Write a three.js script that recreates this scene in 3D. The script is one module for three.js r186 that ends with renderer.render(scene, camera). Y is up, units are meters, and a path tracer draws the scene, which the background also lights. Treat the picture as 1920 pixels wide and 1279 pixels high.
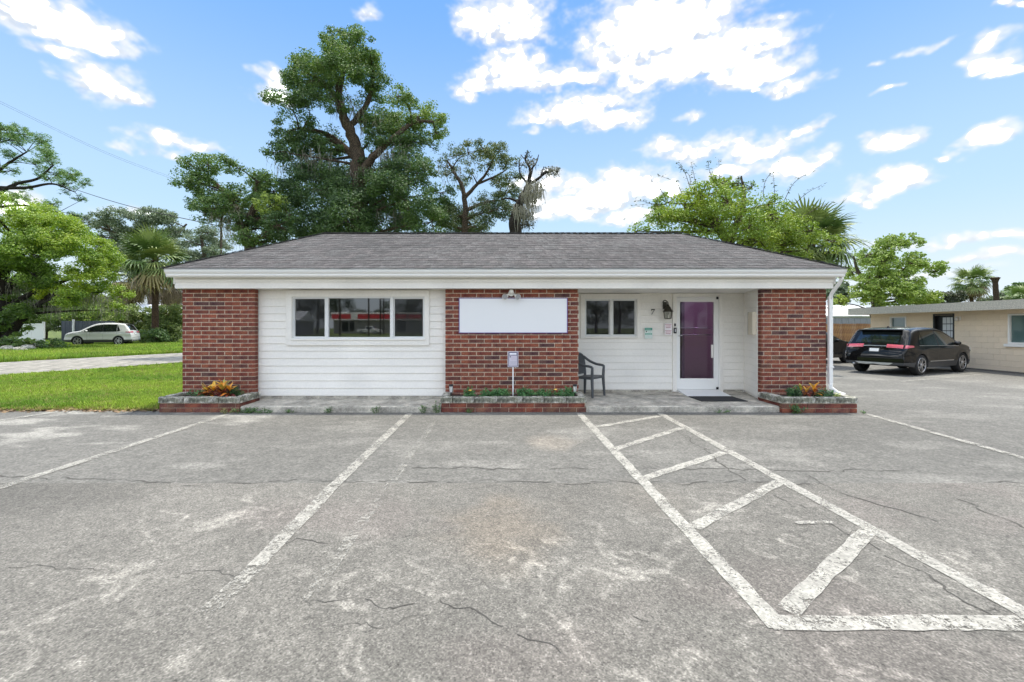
import * as THREE from 'three';
import { mergeGeometries } from 'three/addons/utils/BufferGeometryUtils.js';
import { RoundedBoxGeometry } from 'three/addons/geometries/RoundedBoxGeometry.js';
import { TextGeometry } from 'three/addons/geometries/TextGeometry.js';
import { FontLoader } from 'three/addons/loaders/FontLoader.js';

// ---------- camera, exposure, sun ----------
const scene = new THREE.Scene();
const FOCAL = 845, VPX = 937, VPY = 614, EYE = 1.53;          // lens of the photograph in its own pixels, eye height in metres
const camera = new THREE.PerspectiveCamera(2 * Math.atan(639.5 / FOCAL) * 180 / Math.PI, 1920 / 1279, 0.05, 3000);
camera.position.set(0, EYE, 0);
camera.lookAt(0, EYE, -10);
camera.setViewOffset(1920, 1279, 960 - VPX, 639.5 - VPY, 1920, 1279);
const renderer = new THREE.WebGLRenderer({ antialias: true });
renderer.toneMapping = THREE.LinearToneMapping;
renderer.toneMappingExposure = 2.3;
renderer.shadowMap.enabled = true;
const sun = new THREE.DirectionalLight(new THREE.Color(1.0, 0.95, 0.84), 2.2);
sun.position.set(0.35, 2.5, -0.5).multiplyScalar(40);
sun.castShadow = true;
sun.shadow.mapSize.set(4096, 4096);
Object.assign(sun.shadow.camera, { left: -60, right: 60, top: 60, bottom: -60, near: 1, far: 260 });
sun.shadow.radius = 1;
scene.add(sun, sun.target);

// ---------- random and noise ----------
function rngOf(seed) { let a = seed >>> 0; return () => { a = (a + 0x6D2B79F5) | 0; let t = Math.imul(a ^ (a >>> 15), 1 | a); t = (t + Math.imul(t ^ (t >>> 7), 61 | t)) ^ t; return ((t ^ (t >>> 14)) >>> 0) / 4294967296; }; }
function h3(x, y, z) { let h = Math.imul(x, 374761393) ^ Math.imul(y, 668265263) ^ Math.imul(z, 2147483647 - 1013904223); h = Math.imul(h ^ (h >>> 13), 1274126177); h ^= h >>> 16; return (h >>> 0) / 4294967296; }
function vn(x, y, z = 0) {
  const xi = Math.floor(x), yi = Math.floor(y), zi = Math.floor(z); let u = x - xi, v = y - yi, w = z - zi;
  u = u * u * (3 - 2 * u); v = v * v * (3 - 2 * v); w = w * w * (3 - 2 * w);
  const a = h3(xi, yi, zi), b = h3(xi + 1, yi, zi), c = h3(xi, yi + 1, zi), d = h3(xi + 1, yi + 1, zi);
  const lo = a + (b - a) * u + (c - a) * v + (a - b - c + d) * u * v;
  if (w === 0) return lo;
  const e = h3(xi, yi, zi + 1), f = h3(xi + 1, yi, zi + 1), g = h3(xi, yi + 1, zi + 1), h = h3(xi + 1, yi + 1, zi + 1);
  return lo + (e + (f - e) * u + (g - e) * v + (e - f - g + h) * u * v - lo) * w;
}
function fbm(x, y, z = 0, o = 5) { let s = 0, a = 0.5, t = 0; for (let i = 0; i < o; i++) { s += a * vn(x, y, z); t += a; a *= 0.5; x = x * 2.03 + 17.3; y = y * 2.03 + 9.1; z = z ? z * 2.03 + 3.7 : 0; } return s / t; }
const sm = (a, b, x) => { x = Math.min(1, Math.max(0, (x - a) / (b - a))); return x * x * (3 - 2 * x); };
const mix = (a, b, t) => a + (b - a) * t, clamp = (x, a, b) => Math.min(b, Math.max(a, x));
const W = (px, py, d) => new THREE.Vector3((px - VPX) * d / FOCAL, EYE - (py - VPY) * d / FOCAL, -d);   // a sighting at a known distance -> metres
const GP = (px, py, y = 0) => { const d = FOCAL * (EYE - y) / (py - VPY); return [(px - VPX) * d / FOCAL, d]; };   // a sighting on level ground -> x, distance

// ---------- sky: blue air with cumulus, one equirectangular picture ----------
{
  const w = 4096, h = 2048, data = new Float32Array(w * h * 4), R = rngOf(77);
  // azimuth (deg right of the building's axis), elevation, half width, half height (deg), weight
  const seen = [[-44.7, 25.8, 5.3, 1.9, 1.20], [-41.5, 25.1, 2.1, 1.0, 1.00], [-47.0, 26.2, 3.7, 1.7, 1.20], [-44.4, 23.7, 1.9, 0.7, 0.70], [-41.1, 22.0, 2.7, 1.5, 1.00], [-38.8, 21.5, 1.5, 0.8, 1.00], [-43.3, 21.8, 1.3, 0.6, 0.50], [-36.4, 18.2, 3.1, 0.7, 0.75], [-32.9, 18.5, 1.9, 0.7, 0.90], [-40.1, 17.6, 1.3, 0.4, 0.60], [-27.6, 26.3, 1.4, 1.1, 0.90], [-26.5, 24.6, 2.1, 1.0, 0.80], [-15.0, 33.6, 1.6, 0.8, 0.80], [0.9, 33.7, 4.8, 3.3, 1.10], [-2.5, 28.0, 3.7, 1.1, 0.90], [1.9, 29.3, 4.7, 2.2, 1.10], [7.6, 28.6, 5.5, 1.5, 1.00], [19.7, 31.9, 8.9, 3.5, 1.30], [23.2, 28.2, 8.8, 2.7, 1.30], [28.7, 26.1, 4.7, 1.9, 1.10], [32.7, 24.1, 2.3, 1.0, 1.00], [12.2, 26.1, 5.2, 1.3, 0.90], [16.0, 30.6, 5.9, 2.9, 1.00], [30.3, 30.2, 2.2, 0.5, 0.80], [30.8, 28.1, 2.7, 0.9, 0.80], [8.3, 25.0, 5.5, 1.2, 1.00], [14.1, 24.2, 4.4, 1.4, 0.90], [23.8, 23.5, 1.2, 0.5, 0.70], [35.1, 19.8, 1.4, 0.6, 0.90], [41.9, 17.7, 1.9, 1.1, 1.00], [47.8, 16.3, 1.7, 1.1, 1.00], [45.8, 15.6, 0.6, 0.4, 0.80], [23.2, 20.1, 5.1, 1.4, 0.85], [29.8, 18.7, 4.6, 1.6, 1.00], [33.7, 16.6, 3.8, 1.1, 0.90], [27.7, 16.6, 5.1, 1.0, 0.70], [14.1, 16.3, 9.1, 2.3, 1.15], [10.3, 14.9, 7.6, 2.4, 1.20], [16.0, 12.8, 4.0, 1.2, 0.90], [4.9, 17.3, 3.8, 1.2, 0.80], [41.3, 13.8, 3.5, 1.3, 1.00], [42.9, 14.2, 1.8, 1.1, 1.00], [38.9, 12.9, 2.2, 0.7, 0.80], [48.1, 22.1, 1.6, 1.1, 1.00], [48.9, 20.6, 1.2, 0.8, 1.00], [43.4, 23.9, 1.4, 0.4, 0.55], [40.0, 23.8, 0.7, 0.3, 0.60], [40.6, 21.3, 0.5, 0.3, 0.50], [45.6, 7.7, 5.6, 0.4, 0.70], [47.5, 6.0, 4.6, 0.5, 0.80], [39.8, 7.5, 2.4, 0.5, 0.50], [42.8, 4.9, 4.4, 0.5, 0.60], [-47.3, 10.4, 2.1, 1.6, 1.00], [-39.5, 11.3, 2.4, 0.7, 0.70], [-20.6, 17.8, 1.2, 0.5, 0.50], [48.9, 25.2, 0.8, 0.3, 0.80], [29.5, 24.3, 0.7, 0.3, 0.60], [4.3, 23.5, 0.9, 0.5, 0.50]];
  const blobs = seen.map((b) => b.slice());
  for (let az = 64; az < 296; az += 3 + R() * 4.6) {            // the same fair-weather cumulus goes on all round
    const k = 1 + Math.floor(R() * 3);
    for (let i = 0; i < k; i++) blobs.push([az + R() * 8, 4 + 34 * R() * R() + i * 9, 3 + R() * 7, 1 + R() * 3.4, 0.7 + R() * 0.5]);
  }
  for (let i = 0; i < 58; i++) blobs.push([R() * 360, 42 + R() * 40, 5 + R() * 14, 2 + R() * 5, 0.6 + R() * 0.5]);
  const rows = [];
  for (let y = 0; y < h; y++) {
    const el = ((y + 0.5) / h - 0.5) * 180, ce = Math.cos(el * Math.PI / 180);
    const near = el > -1 ? blobs.filter((b) => Math.abs(el - b[1]) < b[3] * 2.2 + 2) : [];
    const e = Math.max(0, el);
    const t1 = sm(0, 14, e), t2 = sm(6, 40, e), t3 = sm(35, 85, e);
    let r = mix(0.385, 0.265, t1), g = mix(0.428, 0.372, t1), bl = mix(0.465, 0.475, t1);
    r = mix(r, 0.090, t2); g = mix(g, 0.208, t2); bl = mix(bl, 0.455, t2);
    r = mix(r, 0.072, t3); g = mix(g, 0.158, t3); bl = mix(bl, 0.355, t3);
    for (let x = 0; x < w; x++) {
      const o = (y * w + x) * 4;
      let cr = r, cg = g, cb = bl;
      if (near.length) {
        let az = ((x + 0.5) / w - 0.25) * 360; if (az < -180) az += 360; if (az > 180) az -= 360;
        let any = false;
        for (const b of near) { let d = Math.abs(az - b[0]); if (d > 180) d = 360 - d; if (d * ce < b[2] * 1.8 + 3) { any = true; break; } }
        if (any) {
          const ar = az * Math.PI / 180, dx = Math.cos(ar) * ce * 57.3, dy = Math.sin(ar) * ce * 57.3, dz = el;
          const wx = (fbm(dx * 0.28 + 5, dy * 0.28, dz * 0.42 + 9, 4) - 0.5) * 5.5, wy = (fbm(dx * 0.28 + 50, dy * 0.28 + 7, dz * 0.42, 4) - 0.5) * 3.2;
          let d0 = -9, low = 0;
          for (const b of near) {
            let dA = az + wx - b[0]; if (dA > 180) dA -= 360; if (dA < -180) dA += 360;
            const ex = dA * ce / b[2], ey = (el + wy - b[1]) / (b[3] * (el + wy < b[1] ? 0.75 : 1.1));
            const v = (1 - ex * ex - ey * ey) * b[4];
            if (v > d0) { d0 = v; low = ey; }
          }
          if (d0 > -1.6) {
            const n = fbm(dx * 0.9, dy * 0.9, dz * 1.3 + 30, 6), n2 = fbm(dx * 2.6 + 40, dy * 2.6, dz * 3.3 + 30, 4);
            const dens = d0 * 0.95 + (n - 0.5) * 1.9 + (n2 - 0.5) * 0.30 + 0.16;
            const a = Math.pow(sm(-0.75, 1.05, dens), 1.7) * (0.7 + 0.3 * sm(2, 9, el));
            const thick = sm(0.4, 1.3, dens), under = sm(0.25, -0.55, low + (n - 0.5) * 1.7 + (n2 - 0.5) * 0.8) * thick;
            const dim = Math.max(under * 0.95, sm(0.50, 0.40, n) * sm(0.2, -0.5, low) * 0.97), L = mix(mix(0.46, 2.9, sm(0.86, 1.0, a)), 0.385, dim) * mix(0.88, 1.06, n2);
            cr = mix(cr, L * mix(0.97, 0.90, under), a); cg = mix(cg, L * mix(0.985, 0.945, under), a); cb = mix(cb, L * mix(1.0, 1.0, under), a);
          }
        }
      }
      data[o] = cr; data[o + 1] = cg; data[o + 2] = cb; data[o + 3] = 1;
    }
  }
  const sky = new THREE.DataTexture(data, w, h, THREE.RGBAFormat, THREE.FloatType);
  sky.mapping = THREE.EquirectangularReflectionMapping; sky.magFilter = sky.minFilter = THREE.LinearFilter; sky.needsUpdate = true;
  scene.background = sky; scene.environment = sky;
}

// ---------- naming and placing ----------
const taken = new Map();
function numbered(n) { const k = taken.get(n) ?? 0; taken.set(n, k + 1); return k ? n + '_' + String(k).padStart(3, '0') : n; }
function tag(o, label, category, group) { o.userData.label = label; o.userData.category = category; if (group) o.userData.group = group; return o; }
function thing(name, label, category, [x, y, z] = [0, 0, 0], turn = 0, group) {
  const o = new THREE.Group(); o.name = numbered(name); o.position.set(x, y, z); o.rotation.y = turn; scene.add(o);
  return tag(o, label, category, group);
}
function part(parent, name, geo, mat, label) { const m = new THREE.Mesh(geo, mat); m.name = name; parent.add(m); if (label) m.userData.label = label; return m; }
function partGroup(parent, name, [x, y, z] = [0, 0, 0]) { const g = new THREE.Group(); g.name = name; g.position.set(x, y, z); parent.add(g); return g; }
function single(name, geo, mat, label, category, group) { const m = new THREE.Mesh(geo, mat); m.name = numbered(name); scene.add(m); return tag(m, label, category, group); }
function struct(name, geo, mat, parent = scene) { const m = new THREE.Mesh(geo, mat); m.name = parent === scene ? numbered(name) : name; m.userData.kind = 'structure'; parent.add(m); return m; }
const merge = (list) => mergeGeometries(list.map((g) => { const k = g.index ? g.toNonIndexed() : g; for (const a of Object.keys(k.attributes)) if (!['position', 'normal', 'uv', 'color'].includes(a)) k.deleteAttribute(a); if (!k.attributes.uv) k.setAttribute('uv', new THREE.BufferAttribute(new Float32Array(k.attributes.position.count * 2), 2)); return k; }), false);

// ---------- geometry helpers ----------
function uvm(g) {                                             // uv in metres on the plane a face lies closest to
  const k = g.index ? g.toNonIndexed() : g, p = k.attributes.position, n = p.count, uv = new Float32Array(n * 2), a = new THREE.Vector3(), b = new THREE.Vector3(), c = new THREE.Vector3();
  for (let i = 0; i < n; i += 3) {
    a.fromBufferAttribute(p, i); b.fromBufferAttribute(p, i + 1).sub(a); c.fromBufferAttribute(p, i + 2).sub(a); b.cross(c);
    const ax = Math.abs(b.x), ay = Math.abs(b.y), az = Math.abs(b.z);
    for (let j = i; j < i + 3; j++) {
      const x = p.getX(j), y = p.getY(j), z = p.getZ(j);
      if (ay >= ax && ay >= az) { uv[j * 2] = x; uv[j * 2 + 1] = -z; } else if (ax >= az) { uv[j * 2] = z; uv[j * 2 + 1] = y; } else { uv[j * 2] = x; uv[j * 2 + 1] = y; }
    }
  }
  k.setAttribute('uv', new THREE.BufferAttribute(uv, 2));
  return k;
}
const bx = (x0, x1, y0, y1, z0, z1) => { const g = new THREE.BoxGeometry(Math.abs(x1 - x0), Math.abs(y1 - y0), Math.abs(z1 - z0)); g.translate((x0 + x1) / 2, (y0 + y1) / 2, (z0 + z1) / 2); return g; };
const rb = (x0, x1, y0, y1, z0, z1, r = 0.01, s = 2) => { const g = new RoundedBoxGeometry(Math.abs(x1 - x0), Math.abs(y1 - y0), Math.abs(z1 - z0), s, r); g.translate((x0 + x1) / 2, (y0 + y1) / 2, (z0 + z1) / 2); return g; };
const bu = (...a) => uvm(bx(...a));
function flatGeo(pos, uv) { const g = new THREE.BufferGeometry(); g.setAttribute('position', new THREE.Float32BufferAttribute(pos, 3)); if (uv) g.setAttribute('uv', new THREE.Float32BufferAttribute(uv, 2)); g.computeVertexNormals(); return g; }
function prismX(pts, x0, x1) {                                // a section of (z, y) points drawn out along x
  let area = 0; for (let i = 0; i < pts.length; i++) { const [a, b] = pts[i], [c, d] = pts[(i + 1) % pts.length]; area += a * d - c * b; }
  if (area < 0) pts = pts.slice().reverse();
  const pos = [], n = pts.length, tri = THREE.ShapeUtils.triangulateShape(pts.map((p) => new THREE.Vector2(p[0], p[1])), []);
  for (let i = 0; i < n; i++) { const [z0, y0] = pts[i], [z1, y1] = pts[(i + 1) % n]; pos.push(x0, y0, z0, x1, y1, z1, x0, y1, z1, x0, y0, z0, x1, y0, z0, x1, y1, z1); }
  const out = []; for (let i = 0; i < pos.length; i += 9) out.push(pos[i], pos[i + 1], pos[i + 2], pos[i + 6], pos[i + 7], pos[i + 8], pos[i + 3], pos[i + 4], pos[i + 5]);
  for (const [a, b, c] of tri) { out.push(x0, pts[a][1], pts[a][0], x0, pts[b][1], pts[b][0], x0, pts[c][1], pts[c][0]); out.push(x1, pts[a][1], pts[a][0], x1, pts[c][1], pts[c][0], x1, pts[b][1], pts[b][0]); }
  return uvm(flatGeo(out));
}
function tube(pts, radii, seg = 7, cap = true) {              // a tapering round limb through points
  const pos = [], uv = [], idx = [], n = pts.length, up = new THREE.Vector3(), t = new THREE.Vector3(), a = new THREE.Vector3(), b = new THREE.Vector3(), v = new THREE.Vector3();
  let len = 0;
  t.subVectors(pts[1], pts[0]).normalize(); up.set(0, 0, 1); if (Math.abs(t.z) > 0.9) up.set(1, 0, 0);
  for (let i = 0; i < n; i++) {
    t.subVectors(pts[Math.min(n - 1, i + 1)], pts[Math.max(0, i - 1)]).normalize();
    a.crossVectors(t, up).normalize(); b.crossVectors(a, t).normalize(); up.copy(b);
    if (i) len += pts[i].distanceTo(pts[i - 1]);
    const r = Array.isArray(radii) ? radii[i] : radii;
    for (let s = 0; s <= seg; s++) { const th = s / seg * Math.PI * 2; v.copy(pts[i]).addScaledVector(a, Math.cos(th) * r).addScaledVector(b, Math.sin(th) * r); pos.push(v.x, v.y, v.z); uv.push(s / seg * 6.283 * r, len); }
  }
  for (let i = 0; i < n - 1; i++) for (let s = 0; s < seg; s++) { const o = i * (seg + 1) + s; idx.push(o, o + 1, o + seg + 1, o + 1, o + seg + 2, o + seg + 1); }
  if (cap) for (const [k, f] of [[0, 1], [n - 1, 0]]) { const c = pos.length / 3; pos.push(pts[k].x, pts[k].y, pts[k].z); uv.push(0, 0); for (let s = 0; s < seg; s++) { const o = k * (seg + 1) + s; f ? idx.push(c, o + 1, o) : idx.push(c, o, o + 1); } }
  const g = new THREE.BufferGeometry(); g.setAttribute('position', new THREE.Float32BufferAttribute(pos, 3)); g.setAttribute('uv', new THREE.Float32BufferAttribute(uv, 2)); g.setIndex(idx); g.computeVertexNormals();
  return g;
}
const V = (x, y, z) => new THREE.Vector3(x, y, z);
const curvePts = (pts, n) => new THREE.CatmullRomCurve3(pts).getPoints(n);

// ---------- computed textures ----------
function tex(size, fn, { srgb = true, h = size, per = 1, perV = per } = {}) {   // fn(u 0..1, v 0..1, x, y) -> [r,g,b(,a)] 0..1, or one value; per: metres that one tile covers
  const d = new Uint8Array(size * h * 4);
  for (let y = 0; y < h; y++) for (let x = 0; x < size; x++) { let c = fn(x / size, y / h, x, y); if (!Array.isArray(c)) c = [c, c, c]; const o = (y * size + x) * 4; for (let k = 0; k < 3; k++) d[o + k] = clamp(c[k], 0, 1) * 255; d[o + 3] = c.length > 3 ? clamp(c[3], 0, 1) * 255 : 255; }
  const t = new THREE.DataTexture(d, size, h, THREE.RGBAFormat); t.wrapS = t.wrapT = THREE.RepeatWrapping; t.magFilter = THREE.LinearFilter; t.minFilter = THREE.LinearMipmapLinearFilter; t.generateMipmaps = true;
  t.colorSpace = srgb ? THREE.SRGBColorSpace : THREE.NoColorSpace; t.repeat.set(1 / per, 1 / perV); t.needsUpdate = true; return t;
}
function tileN(period, seed) {                               // tiling value noise on a lattice of PERIOD cells
  return (u, v) => { const x = u * period, y = v * period, xi = Math.floor(x), yi = Math.floor(y); let a = x - xi, b = y - yi; a = a * a * (3 - 2 * a); b = b * b * (3 - 2 * b); const m = (k) => ((k % period) + period) % period, H = (i, j) => h3(m(i), m(j), seed); return mix(mix(H(xi, yi), H(xi + 1, yi), a), mix(H(xi, yi + 1), H(xi + 1, yi + 1), a), b); };
}
const lin = (r, g, b) => new THREE.Color().setRGB(r, g, b);
const std = (c, roughness = 0.8, o = {}) => new THREE.MeshStandardMaterial({ color: Array.isArray(c) ? lin(...c) : c, roughness, side: THREE.DoubleSide, ...o });
const phys = (c, roughness = 0.8, o = {}) => new THREE.MeshPhysicalMaterial({ color: Array.isArray(c) ? lin(...c) : c, roughness, side: THREE.DoubleSide, ...o });

const T = {};
{ const n1 = tileN(256, 1), n2 = tileN(128, 2), n3 = tileN(40, 3), n4 = tileN(340, 4);
  const grain = (u, v) => { const a = n1(u, v), b = n2(u, v), s = n4(u, v); let k = 0.745 + (a - 0.5) * 0.20 + (b - 0.5) * 0.11 + (s - 0.5) * 0.22 + (n3(u, v) - 0.5) * 0.05; if (s > 0.86) k += 0.12; if (s < 0.11) k -= 0.12; return k; };
  T.asphalt = tex(1024, (u, v) => { const k = grain(u, v); return [k, k * 0.992, k * 0.972]; }, { per: 2.2 });
  T.asphaltBump = tex(1024, (u, v) => grain(u, v), { srgb: false, per: 2.2 });
  T.apron = tex(1024, (u, v) => { const k = 0.74 + (n1(u, v) - 0.5) * 0.20 + (n2(u, v) - 0.5) * 0.16 + (n3(u, v) - 0.5) * 0.08 + (n4(u, v) > 0.93 ? 0.14 : 0); return [k, k * 0.995, k * 0.98]; }, { per: 2.9 }); }
{ const a = tileN(8, 11), b = tileN(32, 12), c = tileN(128, 13);
  T.concrete = tex(512, (u, v) => { const k = 0.72 + (a(u, v) - 0.5) * 0.22 + (b(u, v) - 0.5) * 0.16 + (c(u, v) - 0.5) * 0.16; return [k, k * 0.99, k * 0.965]; }, { per: 1.7 });
  T.concreteBump = tex(512, (u, v) => 0.5 + (b(u, v) - 0.5) * 0.5 + (c(u, v) - 0.5) * 0.5, { srgb: false, per: 0.5 });
  T.rock = tex(512, (u, v) => { const k = 0.74 + (a(u, v) - 0.5) * 0.25 + (b(u, v) - 0.5) * 0.36 + (c(u, v) - 0.5) * 0.3; const m = sm(0.55, 0.8, a(u, v + 0.37)); return [k * mix(1, 0.74, m), k * mix(1, 0.755, m), k * mix(0.98, 0.70, m)]; }, { per: 0.75 }); }
{ const a = tileN(6, 21), b = tileN(40, 22), c = tileN(110, 23);
  T.brick = tex(256, (u, v) => { const k = 0.80 + (a(u, v) - 0.5) * 0.28 + (b(u, v) - 0.5) * 0.26 + (c(u, v) - 0.5) * 0.22; return [k, k * mix(0.9, 1.06, a(u, v)), k]; }, { per: 0.42 });
  T.mortar = tex(256, (u, v) => { const k = 0.80 + (b(u, v) - 0.5) * 0.25 + (c(u, v) - 0.5) * 0.2; return [k, k * 0.97, k * 0.91]; }, { per: 0.4 }); }
{ const a = tileN(4, 31), b = tileN(90, 32), c = tileN(180, 33);
  T.paint = tex(512, (u, v) => { const k = 0.955 + (a(u, v) - 0.5) * 0.05 + (b(u, v) - 0.5) * 0.025; return [k, k * 0.998, k * 0.99]; }, { per: 1.9 });
  T.grainBump = tex(512, (u, v) => 0.5 + (b(u * 0.11, v) - 0.5) * 0.5 + (c(u * 0.2, v) - 0.5) * 0.4, { srgb: false, per: 0.5 }); }
{ const a = tileN(10, 41), b = tileN(64, 42), c = tileN(160, 43);
  T.shingle = tex(512, (u, v) => { const k = 0.66 + (a(u, v) - 0.5) * 0.2 + (b(u, v) - 0.5) * 0.3 + (c(u, v) - 0.5) * 0.5; return [k, k * 0.985, k * 0.98]; }, { per: 0.7 }); }
{ const a = tileN(12, 51), b = tileN(48, 52), c = tileN(96, 53);
  T.bark = tex(512, (u, v) => { const r = Math.abs(b(u, v * 0.25) - 0.5) * 2, k = 0.35 + r * 0.5 + (c(u, v) - 0.5) * 0.3 + (a(u, v) - 0.5) * 0.2; return [k, k * 0.93, k * 0.84]; }, { per: 0.7 });
  T.barkBump = tex(512, (u, v) => Math.abs(b(u, v * 0.25) - 0.5) * 2 * 0.8 + (c(u, v) - 0.5) * 0.3, { srgb: false, per: 0.7 }); }
{ const a = tileN(9, 61), b = tileN(60, 62), c = tileN(190, 63), d = tileN(24, 64);   // where road paint is left
  const e = tileN(400, 65), wear = (cut, most) => tex(1024, (u, v) => most * sm(cut - 0.10, cut + 0.10, a(u, v) * 0.14 + d(u, v) * 0.16 + b(u, v) * 0.20 + c(u, v) * 0.25 + e(u, v) * 0.25), { srgb: false, per: 1.7 });
  T.wearLight = wear(0.40, 0.86); T.wearHalf = wear(0.435, 0.78); T.wearMost = wear(0.50, 0.7); T.wearGhost = wear(0.60, 0.6);
  T.roadPaint = tex(512, (u, v) => { const k = 0.86 + (b(u, v) - 0.5) * 0.2 + (a(u, v) - 0.5) * 0.12; return [k, k * 0.99, k * 0.96]; }, { per: 0.9 }); }

const M = {
  white: std([0.94, 0.905, 0.85], 0.5, { map: T.paint }),
  siding: std([0.95, 0.915, 0.86], 0.55, { map: T.paint, bumpMap: T.grainBump, bumpScale: 0.0006 }),
  aluminium: std([0.84, 0.83, 0.80], 0.38),
  mortar: std([0.84, 0.74, 0.65], 0.95, { map: T.mortar }),
  concrete: std([0.84, 0.79, 0.705], 0.9, { map: T.concrete, bumpMap: T.concreteBump, bumpScale: 0.003 }),
  rock: std([0.84, 0.80, 0.73], 0.95, { map: T.rock, bumpMap: T.concreteBump, bumpScale: 0.012 }),
  black: std([0.012, 0.012, 0.013], 0.5),
  rubber: std([0.014, 0.014, 0.015], 0.85),
  chrome: std([0.65, 0.65, 0.66], 0.22, { metalness: 1 }),
  soil: std([0.045, 0.032, 0.022], 1),
  bark: std([0.34, 0.285, 0.235], 0.95, { map: T.bark, bumpMap: T.barkBump, bumpScale: 0.03 }),
  darkBark: std([0.085, 0.072, 0.06], 0.95, { map: T.bark, bumpMap: T.barkBump, bumpScale: 0.03 }),
  palmBark: std([0.30, 0.20, 0.13], 0.95, { map: T.bark, bumpMap: T.barkBump, bumpScale: 0.03 }),
};

// ---------- ground, lot, street ----------
const grassGround = std([0.20, 0.29, 0.05], 1, { map: tex(512, (() => { const a = tileN(5, 71), b = tileN(30, 72), c = tileN(120, 73); return (u, v) => { const k = 0.62 + (a(u, v) - 0.5) * 0.35 + (b(u, v) - 0.5) * 0.45 + (c(u, v) - 0.5) * 0.5; return [k * mix(0.85, 1.15, b(u, v)), k, k * 0.8]; }; })(), { per: 3.1 }) });
function sheet(xs, ds, y, inside, color) {                   // a level grid between the given x and distance values, with colours of its own
  const nx = xs.length, nd = ds.length, pos = new Float32Array(nx * nd * 3), uv = new Float32Array(nx * nd * 2), col = color && new Float32Array(nx * nd * 3), idx = [];
  for (let j = 0; j < nd; j++) for (let i = 0; i < nx; i++) {
    const o = j * nx + i, x = xs[i], d = ds[j];
    pos[o * 3] = x; pos[o * 3 + 1] = typeof y === 'function' ? y(x, d) : y; pos[o * 3 + 2] = -d; uv[o * 2] = x; uv[o * 2 + 1] = d;
    if (color) { const c = color(x, d); col[o * 3] = c[0]; col[o * 3 + 1] = c[1]; col[o * 3 + 2] = c[2]; }
  }
  for (let j = 0; j < nd - 1; j++) for (let i = 0; i < nx - 1; i++) {
    if (inside && !inside((xs[i] + xs[i + 1]) / 2, (ds[j] + ds[j + 1]) / 2)) continue;
    const o = j * nx + i; idx.push(o, o + 1, o + nx, o + 1, o + nx + 1, o + nx);
  }
  const g = new THREE.BufferGeometry(); g.setAttribute('position', new THREE.BufferAttribute(pos, 3)); g.setAttribute('uv', new THREE.BufferAttribute(uv, 2)); if (color) g.setAttribute('color', new THREE.BufferAttribute(col, 3)); g.setIndex(idx); g.computeVertexNormals();
  return g;
}
const steps = (a, b, s) => { const n = Math.max(1, Math.round((b - a) / s)); return Array.from({ length: n + 1 }, (_, i) => a + (b - a) * i / n); };
const SEAM = 4.43;                                           // distance of the joint between the old surface and the newer apron
const stains = [[0.66, 6.04, 0.42, 0.20], [-0.03, 3.44, 0.62, 0.42], [1.3, 4.05, 0.35, 0.09]];
function oldAsphalt(x, d) {                                   // pale lime veins, worn patches, rusty stains
  const big = fbm(x * 0.42 + 4, d * 0.42 + 11, 0, 4), m = fbm(x * 1.7, d * 1.7 + 3, 0, 4), wx = (fbm(x * 2.1 + 7, d * 2.1, 0, 3) - 0.5) * 0.8, wy = (fbm(x * 2.1, d * 2.1 + 31, 0, 3) - 0.5) * 0.8;
  const zone = clamp(sm(0.42, 0.66, fbm(x * 0.5 + 40, d * 0.5, 0, 3) + sm(3.6, 2.1, d) * 0.22 + sm(2, -3.4, x) * 0.10 - 0.06), 0, 1);
  let k = 0.238 * (0.80 + big * 0.44) * (0.86 + m * 0.3);
  const n = fbm((x + wx) * 2.2, (d + wy) * 2.2, 0, 3), v1 = 1 - Math.abs(n - 0.5) * 2, v2 = 1 - Math.abs(vn((x + wy) * 5.1 + 9, (d + wx) * 5.1) - 0.5) * 2;
  const vein = sm(0.93, 0.995, v1) * 0.9 + sm(0.955, 1, v2) * 0.55;
  k *= 1 + zone * sm(4.5, 3.7, d) * (vein * (0.5 + 0.7 * vn(x * 9, d * 9)) + sm(0.52, 0.8, m) * 0.12);
  k *= 0.90 + 0.2 * vn(x * 22, d * 22) ;
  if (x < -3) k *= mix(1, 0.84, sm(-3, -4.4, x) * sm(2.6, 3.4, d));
  let r = k * 1.02, g = k * 0.975, b = k * 0.89;
  for (const [sx, sd, rad, a] of stains) { const q = Math.hypot(x - sx, (d - sd) * 0.8) / rad, t = sm(1.15, 0.25, q + (fbm(x * 3, d * 3, 0, 3) - 0.5) * 1.1) * a; r *= 1 + t * 0.55; g *= 1 + t * 0.34; b *= 1 + t * 0.14; }
  const pink = sm(0.62, 0.8, fbm(x * 1.1 + 70, d * 1.1 + 5, 0, 3)) * 0.035; r *= 1 + pink; b *= 1 + pink * 0.3;
  return [r, g, b];
}
function apronAsphalt(x, d) {                                 // smoother, scuffed pale in patches
  const big = fbm(x * 0.5 + 14, d * 0.5 + 1, 0, 4), s = fbm(x * 0.9 + 3, d * 2.2 + 8, 0, 5), f = fbm(x * 4.5, d * 7, 0, 3);
  let k = 0.243 * (0.84 + big * 0.34) * (0.93 + 0.14 * f);
  const left = sm(-1.5, -5, x), right = sm(7.5, 9.5, x);
  k *= 1 + sm(0.56, 0.70, s + left * 0.05) * (0.30 + 0.6 * left) * (0.5 + 0.9 * f);
  k *= 1 + right * 0.16;
  let r = k * 1.01, g = k * 0.98, b = k * 0.905;
  for (const [sx, sd, rad, a] of stains) { const q = Math.hypot(x - sx, (d - sd) * 0.8) / rad, t = sm(1.15, 0.2, q + (fbm(x * 4, d * 4, 0, 3) - 0.5) * 1.1) * a; r *= 1 + t * 2.3; g *= 1 + t * 1.85; b *= 1 + t * 1.45; }
  return [r, g, b];
}
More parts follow.
